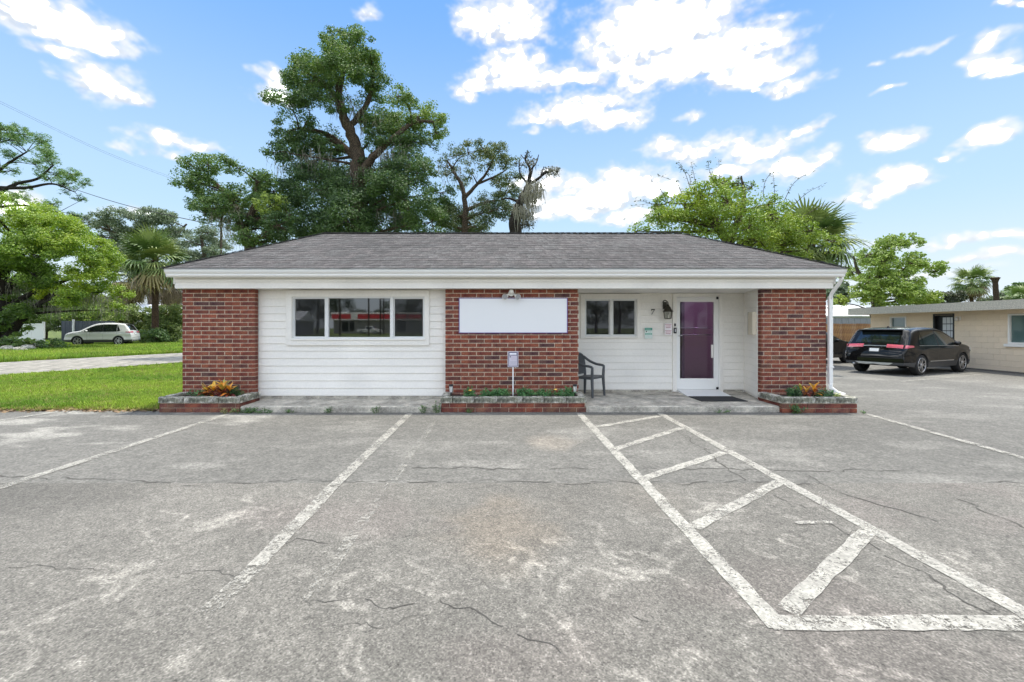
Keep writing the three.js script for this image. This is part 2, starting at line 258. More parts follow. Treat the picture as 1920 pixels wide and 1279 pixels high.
const lawnEdge = (x) => 8.34 + (fbm(x * 1.3, 2, 0, 3) - 0.5) * 0.22;
const lotOld = merge([
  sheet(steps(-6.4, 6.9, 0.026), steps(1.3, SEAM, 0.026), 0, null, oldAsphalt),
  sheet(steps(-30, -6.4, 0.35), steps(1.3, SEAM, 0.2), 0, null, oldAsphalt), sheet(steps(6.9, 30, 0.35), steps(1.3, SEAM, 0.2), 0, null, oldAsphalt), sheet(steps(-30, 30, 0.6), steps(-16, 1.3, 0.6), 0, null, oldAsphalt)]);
struct('parking_lot', lotOld, std([1, 1, 1], 0.9, { map: T.asphalt, vertexColors: true, bumpMap: T.asphaltBump, bumpScale: 0.002 }));
const lotNew = merge([
  sheet(steps(-9.8, 11.2, 0.055), steps(SEAM, 8.8, 0.05), 0, (x, d) => d < 8.5 && (x > -6.3 || d < lawnEdge(x)), apronAsphalt),
  sheet(steps(-30, -9.8, 0.4), steps(SEAM, 8.34, 0.3), 0, null, apronAsphalt), sheet(steps(11.2, 30, 0.3), steps(SEAM, 14.4, 0.25), 0, (x, d) => d < 8.8 || x < 17.4, apronAsphalt),
  sheet(steps(6.3, 11.2, 0.1), steps(8.5, 26, 0.12), 0, (x, d) => d > 8.8 || x > 6.5, apronAsphalt), sheet(steps(11.2, 24, 0.15), steps(14.4, 26, 0.15), 0, (x, d) => x < 17.2 || d > 20.9, apronAsphalt)]);
struct('asphalt_apron', lotNew, std([1, 1, 1], 0.92, { map: T.apron, vertexColors: true }));
struct('ground', sheet(steps(-700, 700, 70), steps(-700, 900, 70), -0.03), grassGround);

// cracks: split lines in the asphalt
const crackMat = std([0.075, 0.07, 0.062], 1);
function crack(list, w0, seed, lotY = 0.003) {
  const R = rngOf(seed), pts = list.map(([a, b]) => GP(a, b)), out = [];
  for (let i = 0; i < pts.length - 1; i++) { const [x0, d0] = pts[i], [x1, d1] = pts[i + 1], n = Math.max(2, Math.round(Math.hypot(x1 - x0, d1 - d0) / 0.035)); for (let k = 0; k < n; k++) { const t = k / n, x = mix(x0, x1, t), d = mix(d0, d1, t); out.push([x + (fbm(x * 5, d * 5 + seed, 0, 3) - 0.5) * 0.16 + (R() - 0.5) * 0.012, d + (fbm(x * 5 + 20, d * 5 + seed, 0, 3) - 0.5) * 0.22 + (R() - 0.5) * 0.016]); } }
  const pos = [];
  for (let i = 0; i < out.length - 1; i++) {
    const gap = vn(i * 0.21, seed) ; if (gap < 0.16) continue;
    const w = (k) => w0 * clamp(vn(k * 0.33, seed + 5) * 1.5 - 0.1, 0.25, 1.3);
    const [x0, d0] = out[i], [x1, d1] = out[i + 1], l = Math.hypot(x1 - x0, d1 - d0) || 1, nx = -(d1 - d0) / l, nd = (x1 - x0) / l, a = w(i), b = w(i + 1);
    const q = [[x0 + nx * a, d0 + nd * a], [x1 + nx * b, d1 + nd * b], [x1 - nx * b, d1 - nd * b], [x0 - nx * a, d0 - nd * a]];
    for (const k of [0, 1, 2, 0, 2, 3]) pos.push(q[k][0], lotY, -q[k][1]);
  }
  struct('asphalt_crack', flatGeo(pos), crackMat);
}
crack([[-80, 890], [60, 897], [215, 900], [300, 906], [470, 909], [560, 903], [620, 903], [800, 904], [960, 904], [1190, 906], [1340, 904], [1450, 905], [1520, 908]], 0.010, 3);
crack([[770, 877], [900, 878], [1100, 879], [1420, 880], [1560, 882], [1700, 882]], 0.008, 4);
crack([[690, 1130], [720, 1138], [760, 1143], [830, 1138], [870, 1140], [905, 1160], [960, 1185], [1000, 1200], [1060, 1237]], 0.0034, 5);
crack([[1510, 890], [1560, 915], [1600, 935], [1680, 955], [1790, 986]], 0.008, 6);
crack([[1775, 930], [1830, 950], [1880, 975], [1960, 1010]], 0.008, 7);
crack([[1450, 930], [1520, 962], [1630, 1020], [1700, 1060], [1760, 1095], [1830, 1140], [1890, 1165]], 0.0055, 8);
crack([[1790, 903], [1860, 904], [1990, 907]], 0.009, 9);
crack([[1250, 795], [1300, 830], [1360, 875], [1400, 905]], 0.009, 10);
crack([[470, 1060], [520, 1030], [560, 1014], [660, 1014]], 0.004, 12);
crack([[540, 1145], [580, 1135], [690, 1130]], 0.003, 13);
{ const R = rngOf(515); for (let i = 0; i < 16; i++) { let x = R() * 2100 - 90, y = 930 + R() * 320, a = (R() - .5) * 1.3; const p = [[x, y]]; const n = 3 + Math.floor(R() * 5); for (let k = 0; k < n; k++) { const s = 22 + R() * 46; x += Math.cos(a) * s * (R() < .5 ? 1 : 1.2); y = clamp(y + Math.sin(a) * s * 0.45, 915, 1275); a += (R() - .5) * 1.1; p.push([x, y]); } crack(p, 0.0011 + 0.0012 * R() * (1000 / y), 600 + i); } }
crack([[1190, 1160], [1260, 1180], [1340, 1175]], 0.0022, 14);

// painted bay lines: worn paint over the asphalt
const paintMat = (wear) => std([0.50, 0.49, 0.465], 0.85, { map: T.roadPaint, alphaMap: wear, transparent: true });
const PM = { light: paintMat(T.wearLight), half: paintMat(T.wearHalf), most: paintMat(T.wearMost), ghost: paintMat(T.wearGhost) };
let lineLift = 0.0045;
function bayLine(a, b, w, mat, ext = 0) {
  let [x0, d0] = a, [x1, d1] = b; const l = Math.hypot(x1 - x0, d1 - d0), ux = (x1 - x0) / l, ud = (d1 - d0) / l; x0 -= ux * ext; d0 -= ud * ext; x1 += ux * ext; d1 += ud * ext;
  const n = Math.round(l / 0.05), pos = [], uv = []; lineLift += 0.0003;
  const edge = (t, s) => { const x = mix(x0, x1, t), d = mix(d0, d1, t), j = w / 2 + (vn(x * 9 + s * 13, d * 9) - 0.5) * 0.018; return [x - ud * j * s, d + ux * j * s]; };
  for (let i = 0; i < n; i++) { const q = [edge(i / n, -1), edge((i + 1) / n, -1), edge((i + 1) / n, 1), edge(i / n, 1)]; for (const k of [0, 1, 2, 0, 2, 3]) { pos.push(q[k][0], lineLift, -q[k][1]); uv.push(q[k][0] + lineLift * 900, q[k][1]); } }
  struct('parking_line', flatGeo(pos, uv), mat);
}
const A = GP(1087, 776), B = GP(1455, 1172), C = GP(1238, 776), E = GP(1960, 1172);
bayLine(A, B, 0.115, PM.light, 0.03); bayLine(C, E, 0.115, PM.light, 0.02);
bayLine(GP(1440, 1169), GP(2100, 1169), 0.115, PM.light);
for (const [a, b, c, d] of [[1118, 801, 1236, 781], [1152, 843, 1278, 803], [1204, 899, 1358, 849], [1300, 990, 1462, 904], [1476, 1148, 1632, 993]]) bayLine(GP(a, b), GP(c, d), 0.11, PM.light);
bayLine(GP(768, 776), GP(630, 908), 0.115, PM.half); bayLine(GP(630, 908), GP(480, 1062), 0.12, PM.half); bayLine(GP(480, 1062), GP(390, 1150), 0.12, PM.most);
bayLine(GP(437, 774), GP(70, 893), 0.115, PM.half); bayLine(GP(70, 893), GP(-160, 965), 0.115, PM.most);
bayLine(GP(822, 782), GP(575, 1128), 0.09, PM.ghost); bayLine(GP(108, 773), GP(-220, 822), 0.115, PM.half);
bayLine(GP(1624, 777), GP(2050, 896), 0.115, PM.half); bayLine(GP(1690, 716), GP(1840, 703), 0.10, PM.half); bayLine(GP(1730, 790), GP(1560, 778), 0.05, PM.ghost);
bayLine(GP(1492, 982), GP(1562, 981), 0.05, PM.half);

// the side street on the left with its bare edges
const streetDir = [0.339, 0.941];
{ const pos = [], uv = [], o = [-15.85, 14.1];
  const pt = (s, t) => [o[0] + streetDir[0] * s - streetDir[1] * t, o[1] + streetDir[1] * s + streetDir[0] * t];
  const e = (s, k) => (fbm(s * 0.9 + k, k, 0, 3) - 0.5) * 0.35;
  for (let s = -40; s < 80; s += 0.5) { const q = [pt(s, e(s, 3)), pt(s + 0.5, e(s + 0.5, 3)), pt(s + 0.5, 7.3 + e(s + 0.5, 8)), pt(s, 7.3 + e(s, 8))]; for (const k of [0, 1, 2, 0, 2, 3]) { pos.push(q[k][0], 0.012, -q[k][1]); uv.push(q[k][0], q[k][1]); } }
  struct('side_street', flatGeo(pos, uv), std([0.47, 0.45, 0.41], 0.95, { map: T.concrete })); }
const streetT = (x, d) => -(x + 15.85) * streetDir[1] + (d - 14.1) * streetDir[0];   // metres across the street from its near edge

// lawns: blades in tufts
{
  const R = rngOf(5), tuft = (n, h, sp) => { const pos = []; for (let i = 0; i < n; i++) { const a = R() * 6.28, r = R() * sp, x = Math.cos(a) * r, z = Math.sin(a) * r, hh = h * (0.5 + R() * 0.7), l = R() * 6.28, lean = 0.25 + R() * 0.5, w = 0.0045 + R() * 0.003, px = -Math.sin(l) * w, pz = Math.cos(l) * w, mx = Math.cos(l) * lean * hh * 0.4, mz = Math.sin(l) * lean * hh * 0.4, tx = Math.cos(l) * lean * hh, tz = Math.sin(l) * lean * hh; pos.push(x - px, 0, z - pz, x + px, 0, z + pz, x + mx + px * .8, hh * .62, z + mz + pz * .8, x - px, 0, z - pz, x + mx + px * .8, hh * .62, z + mz + pz * .8, x + mx - px * .8, hh * .62, z + mz - pz * .8, x + mx - px * .8, hh * .62, z + mz - pz * .8, x + mx + px * .8, hh * .62, z + mz + pz * .8, x + tx, hh, z + tz); } return flatGeo(pos); };
  const grassMat = phys([1, 1, 1], 0.9, { transmission: 0.35, thickness: 0, specularIntensity: 0.35 });
  const dummy = new THREE.Object3D(), c = new THREE.Color();
  function lawn(name, geo, spots, s0, s1, tone) {
    const im = new THREE.InstancedMesh(geo, grassMat, spots.length); im.name = numbered(name); im.userData.kind = 'stuff';
    spots.forEach(([x, d, y = -0.02, dry = 0], i) => {
      dummy.position.set(x, y, -d); dummy.rotation.set(0, R() * 6.28, 0); const s = mix(s0, s1, R()) * mix(1, 0.55, dry); dummy.scale.set(s * 1.1, s * (0.75 + R() * 0.5), s * 1.1); dummy.updateMatrix(); im.setMatrixAt(i, dummy.matrix);
      const n = fbm(x * 0.45, d * 0.45 + 60, 0, 3), y2 = clamp(n * 1.7 - 0.35 + (R() - 0.5) * 0.7, 0, 1), k = (0.6 + R() * 0.65) * tone; if (!dry && R() < 0.05 + 0.14 * sm(0.5, 0.7, fbm(x * 1.1 + 9, d * 1.1, 0, 3))) dry = 0.5 + R() * 0.4;
      c.setRGB(mix(mix(0.14, 0.29, y2), 0.36, dry) * k, mix(mix(0.27, 0.40, y2), 0.28, dry) * k, mix(mix(0.025, 0.045, y2), 0.12, dry) * k); im.setColorAt(i, c);
    });
    scene.add(im); return im;
  }
  const near = [], far = [];
  while (near.length < 46000) { const d = 8.2 + R() * R() * 13, x = -6.35 - R() * (d * 1.14 - 5.2); if (streetT(x, d) > -0.15 || d < lawnEdge(x) + 0.02 - R() * 0.10) continue; const bare = sm(0.55, 0.0, d - lawnEdge(x)) ; if (R() < bare * 0.55) continue; near.push([x, d, -0.025, R() < bare * 0.9 ? 0.55 + R() * 0.45 : 0]); }
  lawn('lawn_grass', tuft(9, 0.085, 0.045), near, 0.8, 1.35, 1.0);
  while (far.length < 34000) { const d = 17 + R() * 33, x = -(0.55 + R() * 0.62) * d; const t = streetT(x, d); if (t < 7.45) continue; far.push([x, d]); }
  lawn('lawn_grass', tuft(9, 0.11, 0.09), far, 1.1, 2.0, 1.0);
  const litter = [], leafGeo = flatGeo([-0.012, 0, 0, 0.012, 0, 0, 0.016, 0.006, -0.02, -0.012, 0, 0, 0.016, 0.006, -0.02, -0.004, 0.008, -0.045]), im = new THREE.InstancedMesh(leafGeo, std([1, 1, 1], 0.9), 1500);
  for (let i = 0; i < 1500; i++) { const x = -6.2 - R() * 8, d = lawnEdge(x) + (R() + R() + R() - 1.65) * 0.16; dummy.position.set(x, 0.006, -d); dummy.rotation.set((R() - .5) * .6, R() * 6.28, (R() - .5) * .6); dummy.scale.setScalar(0.7 + R() * 1.5); dummy.updateMatrix(); im.setMatrixAt(i, dummy.matrix); const k = 0.5 + R(); im.setColorAt(i, c.setRGB(0.22 * k, 0.15 * k, 0.085 * k)); }
  im.name = 'dry_leaf_litter'; im.userData.kind = 'stuff'; scene.add(im);
  const strip = []; for (let x = -30; x < -6.3; x += 0.2) { const e = (q) => [lawnEdge(q) - 0.05 + (vn(q * 5, 3) - .5) * .1, lawnEdge(q) + 0.30 + (vn(q * 4, 9) - .5) * .3], [a, b] = e(x), [p, q] = e(x + 0.2); strip.push(x, 0.004, -a, x + 0.2, 0.004, -p, x + 0.2, 0.004, -q, x, 0.004, -a, x + 0.2, 0.004, -q, x, 0.004, -b); }
  struct('bare_soil_edge', uvm(flatGeo(strip)), std([0.40, 0.32, 0.23], 1, { map: T.concrete }));
}

// ---------- the office building ----------
const office = thing('office_building', 'low white sided office with three brick piers and grey hip roof', 'building');
const FLOOR = 0.11, SOFF = 2.282, DP = 8.80, DS = 8.95, DD = 9.92;    // slab height, soffit height, distances of the piers, the left wall, the door wall

// porch slab
struct('porch_slab', merge([
  prismX([[-8.10, -0.05], [-8.10, 0.095], [-8.125, FLOOR], [-8.98, FLOOR], [-8.98, -0.05]], -4.66, -1.06),
  prismX([[-8.12, -0.05], [-8.12, 0.095], [-8.145, FLOOR], [-9.95, FLOOR], [-9.95, -0.05]], 1.56, 5.04),
  bu(-6.2, 6.36, -0.05, FLOOR - 0.004, -8.75, -12.4)]), M.concrete);

// brick piers: every stretcher a piece of its own, closers joined
const BL = 0.305, BH = 0.0812, JT = 0.0145;
const brickTones = [[0.245, 0.072, 0.038], [0.215, 0.060, 0.034], [0.265, 0.088, 0.048], [0.180, 0.054, 0.034], [0.140, 0.052, 0.036], [0.235, 0.080, 0.044], [0.108, 0.050, 0.042], [0.290, 0.080, 0.042], [0.195, 0.070, 0.042], [0.225, 0.054, 0.036], [0.155, 0.068, 0.042], [0.21, 0.085, 0.055]];
const brickMats = brickTones.map((c) => std(c.map((x) => x * 1.55), 0.85, { map: T.brick }));
const brickGeo = [0, 1, 2].map((k) => { const g = uvm(new RoundedBoxGeometry(BL - JT, BH - JT, 0.125, 1, 0.004)); const uv = g.attributes.uv; for (let i = 0; i < uv.count; i++) uv.setXY(i, uv.getX(i) + k * 0.37, uv.getY(i) + k * 0.21); return g; });
const closerBuf = brickMats.map(() => []);
function pier(label, x0, x1, d, y0, y1, off, skip, seed, singles, into) {
  const R = rngOf(seed), g = partGroup(office, 'brick_pier'), rows = Math.ceil((y1 - y0) / BH - 0.02);
  g.userData.label = label;
  part(g, 'mortar_core', bu(x0 + 0.008, x1 - 0.008, y0, y1, -d - 0.006, -d - 0.135), M.mortar);
  for (let r = 0; r < rows; r++) {
    const y = y0 + r * BH + JT / 2, h = Math.min(BH - JT, y1 - y - 0.002), shift = (r % 2 ? 0.5 : 0) * BL + off;
    if (h < 0.02) continue;
    for (let k = -2; ; k++) {
      let a = x0 + k * BL + shift, b = a + BL; if (a > x1 - 0.02) break; if (b < x0 + 0.02) continue;
      const full = a >= x0 - 0.001 && b <= x1 + 0.001; a = Math.max(a, x0); b = Math.min(b, x1);
      const tone = (() => { const q = R(); return q < 0.9 ? Math.floor(R() * R() * 11.9) : Math.floor(R() * 12); })();
      if (skip && skip((a + b) / 2, y)) continue;
      const jz = (R() - 0.5) * 0.004;
      if (full && singles(r) && h > 0.06) { const m = part(g, 'brick', brickGeo[Math.floor(R() * 3)], brickMats[tone]); m.position.set((a + b) / 2, y + (BH - JT) / 2, -d - 0.0625 + jz); m.rotation.z = (R() - 0.5) * 0.006; }
      else { const w = b - a - (full ? JT : JT / 2), q = bu(-w / 2, w / 2, 0, h, 0.0625, -0.0625); q.translate((a + b) / 2 + (full ? 0 : a === x0 ? -JT / 4 : JT / 4), y, -d - 0.0625 + jz); closerBuf[tone].push(q); }
    }
  }
  return g;
}
const sign = { x0: -0.795, x1: 1.32, y0: 1.418, y1: 2.106 };
const pY0 = 0.085;
pier('brick pier at the corner by the lawn', -6.197, -4.785, DP, pY0, SOFF, 0.06, null, 11, (r) => r > 4);
pier('wide brick pier behind the blank white sign', -1.062, 1.541, DP, pY0, SOFF, 0.15, (x, y) => x > sign.x0 + 0.1 && x < sign.x1 - 0.1 && y > sign.y0 + 0.05 && y < sign.y1 - 0.13, 12, (r) => r > 4);
pier('brick pier beside the white downspout', 5.113, 6.374, DP, pY0, SOFF, 0.2, null, 13, (r) => r > 4 && r % 6 !== 3);
closerBuf.forEach((l, i) => { if (l.length) { const m = part(office, 'brick_closers', merge(l), brickMats[i]); m.userData.kind = 'stuff'; } });

// lap siding boards
const LAP = 0.148;
function boards(parent, x0, x1, d, y0, y1, holes, place) {
  let k = 0;
  for (let y = y0; y < y1 - 0.03; y += LAP, k++) {
    const t = Math.min(y + LAP, y1), cut = holes.filter((h) => y < h.y1 - 0.01 && t > h.y0 + 0.01);
    let runs = [[x0, x1]];
    for (const h of cut) { const hy0 = h.y0, hy1 = h.y1; if (hy0 <= y + 0.02 && hy1 >= t - 0.02) runs = runs.flatMap(([a, b]) => [[a, Math.min(b, h.x0)], [Math.max(a, h.x1), b]].filter(([p, q]) => q - p > 0.02)); else if (hy0 > y && hy0 < t) { /* board notched under the trim: trim stands proud of it */ } }
    for (const [a, b] of runs) { const jit = (h3(k, Math.round(a * 100), 3) - 0.5) * 0.002; const m = part(parent, 'siding_board', prismX([[0.004, y - 0.012], [0.024 + jit, y - 0.012], [0.026 + jit, y - 0.006], [0.010, t], [0.004, t]], a, b), M.siding); place(m, d); }
  }
}
const flatPlace = (m, d) => m.position.set(0, 0, -d - 0.024);
const winA = { x0: -4.235, x1: -1.40, y0: 1.175, y1: 2.27 }, winB = { x0: 1.78, x1: 3.10, y0: 1.285, y1: 2.27 }, door = { x0: 3.80, x1: 4.905, y0: 0, y1: 2.285 };
const wallL = partGroup(office, 'siding_wall'); wallL.userData.label = 'white siding wall round the triple window';
boards(wallL, -4.80, -1.06, DS, 0.184, SOFF, [winA], flatPlace);
const wallD = partGroup(office, 'siding_wall'); wallD.userData.label = 'recessed white siding wall beside the door';
boards(wallD, 1.60, 5.41, DD, 0.172, SOFF, [winB, door], flatPlace);
const wallS = partGroup(office, 'siding_wall'); wallS.userData.label = 'short angled white siding wall of the porch';
{ const ax = 5.132, ad = 8.93, bxx = 5.405, bd = 9.93, len = Math.hypot(bxx - ax, bd - ad), ang = Math.atan2(ad - bd, ax - bxx);
  wallS.position.set(bxx, 0, -bd); wallS.rotation.y = ang; 
  boards(wallS, 0, len, 0, 0.172, SOFF, [], (m) => { m.rotation.y = 0; m.scale.z = 1; m.position.set(0, 0, 0.004); });
  part(wallS, 'backing', bu(0, len, 0.1, SOFF, 0.0, -0.08), M.white); }
// backing walls with window and door openings
function framedWall(parent, x0, x1, d, y0, y1, th, holes) {
  const list = []; let at = x0;
  for (const h of holes.slice().sort((a, b) => a.x0 - b.x0)) { list.push(bu(at, h.x0, y0, y1, -d, -d - th)); if (h.y0 > y0) list.push(bu(h.x0, h.x1, y0, h.y0, -d, -d - th)); if (h.y1 < y1) list.push(bu(h.x0, h.x1, h.y1, y1, -d, -d - th)); at = h.x1; }
  list.push(bu(at, x1, y0, y1, -d, -d - th));
  part(parent, 'wall_core', merge(list), M.white);
}
const holeA = { x0: -4.12, x1: -1.49, y0: 1.31, y1: 2.14 }, holeB = { x0: 1.87, x1: 3.02, y0: 1.335, y1: 2.16 }, holeD = { x0: 3.885, x1: 4.835, y0: 0.0, y1: 2.205 };
framedWall(wallL, -4.85, -1.06, DS + 0.022, 0.1, 2.47, 0.12, [holeA]);
framedWall(wallD, 1.5, 5.5, DD + 0.022, 0.1, 2.47, 0.12, [holeB, holeD]);
part(office, 'base_course', merge([bu(-4.78, -1.07, 0.112, 0.165, -8.962, -8.975), bu(1.56, 3.79, 0.112, 0.155, -9.932, -9.944), bu(4.915, 5.36, 0.112, 0.155, -9.932, -9.944)]), M.concrete);
// outer shell: side, rear and inner walls, ceilings
part(office, 'shell_wall', merge([bu(-6.19, -6.05, 0, 2.47, -8.95, -12.35), bu(6.22, 6.36, 0, 2.47, -8.95, -12.35), bu(-6.05, 6.22, 0, 2.47, -12.22, -12.35), bu(1.36, 1.48, 0.1, 2.47, -9.08, -12.22), bu(-6.05, -4.86, 0, 2.47, -8.98, -9.08), bu(-1.05, 1.36, 0, 2.47, -8.98, -9.08), bu(5.51, 6.22, 0, 2.47, -9.95, -10.05)]), M.white);
part(office, 'ceiling', merge([bu(-6.1, 6.25, 2.475, 2.50, -9.1, -12.3)]), std([0.5, 0.5, 0.48], 0.9));
part(office, 'interior_floor', merge([bu(-6, 1.35, FLOOR + 0.002, FLOOR + 0.02, -9.12, -12.2), bu(1.5, 6.2, FLOOR + 0.002, FLOOR + 0.02, -10.06, -12.2)]), std([0.10, 0.085, 0.075], 0.6));
part(office, 'porch_ceiling', merge([bu(1.0, 5.5, SOFF, SOFF + 0.02, -8.92, -9.96), bu(-6.2, 6.38, SOFF + 0.003, SOFF + 0.02, -8.70, -8.96)]), std([0.85, 0.83, 0.79], 0.7, { map: T.paint }));
// beam, fascia, gutter, downspout
part(office, 'eave_beam', bu(-6.215, 6.385, 2.277, 2.478, -8.62, -8.70), M.white);
part(office, 'frieze_strip', merge([bu(-6.20, 6.37, 2.40, 2.45, -8.60, -8.619), bu(-6.20, 6.37, 2.46, 2.50, -8.585, -8.619)]), M.white);
part(office, 'side_fascia', merge([bu(-6.245, -6.205, 2.36, 2.60, -8.62, -12.75), bu(6.375, 6.43, 2.36, 2.60, -8.62, -12.75)]), M.white);
part(office, 'soffit', merge([bu(-6.24, 6.42, 2.500, 2.512, -8.44, -8.72)]), M.white);
part(office, 'gutter', prismX([[-8.545, 2.478], [-8.47, 2.478], [-8.455, 2.50], [-8.452, 2.53], [-8.435, 2.548], [-8.415, 2.575], [-8.41, 2.615], [-8.412, 2.628], [-8.422, 2.628], [-8.424, 2.60], [-8.44, 2.57], [-8.535, 2.57], [-8.535, 2.632], [-8.545, 2.632]], -6.27, 6.485), M.aluminium);
part(office, 'downspout', merge([tube(curvePts([V(6.46, 2.47, -8.52), V(6.47, 2.40, -8.56), V(6.42, 2.20, -8.70), V(6.415, 2.1, -8.745)], 10), 0.045, 4), rb(6.378, 6.452, 0.42, 2.13, -8.715, -8.775, 0.01), tube([V(6.415, 0.44, -8.745), V(6.42, 0.36, -8.735), V(6.50, 0.27, -8.68), V(6.60, 0.235, -8.62)], 0.043, 4)]), M.aluminium);
part(office, 'downspout_strap', merge([bx(6.366, 6.462, 1.9, 1.925, -8.708, -8.78), bx(6.366, 6.462, 0.75, 0.775, -8.708, -8.78)]), M.aluminium);

// hip roof with laid shingles
{
  const x0 = -6.30, x1 = 6.50, df = 8.40, dr = 10.56, db = 12.78, yE = 2.632, yR = 3.727, rl = -4.13, rr = 4.27;
  const f = [V(x0, yE, -df), V(x1, yE, -df), V(rr, yR, -dr), V(rl, yR, -dr)], b = [V(x1, yE, -db), V(x0, yE, -db), V(rl, yR, -dr), V(rr, yR, -dr)], l = [V(x0, yE, -db), V(x0, yE, -df), V(rl, yR, -dr)], r = [V(x1, yE, -df), V(x1, yE, -db), V(rr, yR, -dr)];
  const pos = [], tri = (...p) => p.forEach((q) => pos.push(q.x, q.y, q.z));
  tri(f[0], f[1], f[2]); tri(f[0], f[2], f[3]); tri(b[0], b[1], b[2]); tri(b[0], b[2], b[3]); tri(...l); tri(...r);
  tri(V(x0, yE - 0.02, -df), V(x1, yE - 0.02, -db), V(x1, yE - 0.02, -df)); tri(V(x0, yE - 0.02, -df), V(x0, yE - 0.02, -db), V(x1, yE - 0.02, -db));
  const roof = part(office, 'roof', uvm(flatGeo(pos)), std([0.06, 0.058, 0.056], 1));
  const shingleMat = std([1, 1, 1], 0.95, { map: T.shingle, vertexColors: true });
  function course(face, seed) {                                // tabs in rows up a roof face given by its eave ends and ridge ends
    const R = rngOf(seed), [e0, e1, t1, t0] = face.length === 4 ? face : [face[0], face[1], face[2], face[2]], n = 17, P = [], U = [], Cc = [], nrm = e1.clone().sub(e0).cross(t0.clone().sub(e0)).normalize(); if (nrm.y < 0) nrm.negate();
    for (let k = 0; k < n; k++) {
      const a = k / n, c = Math.min(1, (k + 1.25) / n), L0 = e0.clone().lerp(t0, a), R0 = e1.clone().lerp(t1, a), L1 = e0.clone().lerp(t0, c), R1 = e1.clone().lerp(t1, c), w = L0.distanceTo(R0); let s = -R() * 0.2;
      while (s < w) {
        const tw = 0.12 + R() * 0.19, u0 = clamp(s / w, 0, 1), u1 = clamp((s + tw - 0.006) / w, 0, 1); s += tw; if (u1 - u0 < 0.001) continue;
        const lift = 0.006 + R() * 0.005, drop = (R() - 0.5) * 0.012, p = [L0.clone().lerp(R0, u0), L0.clone().lerp(R0, u1), L1.clone().lerp(R1, u1), L1.clone().lerp(R1, u0)];
        const dn = p[0].clone().sub(p[3]).normalize(); p[0].addScaledVector(dn, drop); p[1].addScaledVector(dn, drop);
        p[0].addScaledVector(nrm, lift); p[1].addScaledVector(nrm, lift); p[2].addScaledVector(nrm, 0.003); p[3].addScaledVector(nrm, 0.003);
        const q = [p[0].clone().addScaledVector(nrm, -lift + 0.001), p[1].clone().addScaledVector(nrm, -lift + 0.001)];
        const tone = 0.205 * (0.72 + 0.38 * R() + 0.35 * (fbm(p[0].x * 0.7, k * 0.25, 0, 3) - 0.5)), warm = 0.97 + R() * 0.07, off = R() * 3;
        const put = (v, uu, vv) => { P.push(v.x, v.y, v.z); U.push(uu + off, vv + off); Cc.push(tone * warm * 1.01, tone * 0.975, tone * 0.965); };
        for (const [i, uu, vv] of [[0, 0, 0], [1, tw, 0], [2, tw, .18], [0, 0, 0], [2, tw, .18], [3, 0, .18]]) put(p[i], uu, vv);
        for (const [v, uu, vv] of [[q[0], 0, 0], [q[1], tw, 0], [p[1], tw, .01], [q[0], 0, 0], [p[1], tw, .01], [p[0], 0, .01]]) put(v, uu, vv);
      }
    }
    const g = flatGeo(P, U); g.setAttribute('color', new THREE.Float32BufferAttribute(Cc, 3)); return g;
  }
  const sh = part(roof, 'shingles', merge([course(f, 3), course(l, 4), course(r, 5)]), shingleMat); sh.userData.kind = 'stuff';
  const caps = []; const R = rngOf(9);
  for (const [a, c] of [[f[0], f[3]], [f[1], f[2]], [f[3], f[2]]]) { const n = Math.round(a.distanceTo(c) / 0.14); for (let i = 0; i < n; i++) { const m = a.clone().lerp(c, (i + 0.5) / n), q = bx(-0.05, 0.05, 0, 0.006, -0.10, 0.10); q.rotateX(0.05); const dir = c.clone().sub(a).normalize(); const mt = new THREE.Matrix4().lookAt(V(0, 0, 0), dir, V(0, 1, 0)); q.applyMatrix4(mt); q.translate(m.x, m.y + 0.013 + R() * 0.003, m.z); const col = new Float32Array(q.attributes.position.count * 3), t = 0.225 * (0.7 + R() * 0.5); for (let z = 0; z < col.length; z += 3) { col[z] = t; col[z + 1] = t * 0.99; col[z + 2] = t; } q.setAttribute('color', new THREE.BufferAttribute(col, 3)); caps.push(uvm(q)); } }
  part(roof, 'ridge_caps', merge(caps), shingleMat).userData.kind = 'stuff';
}

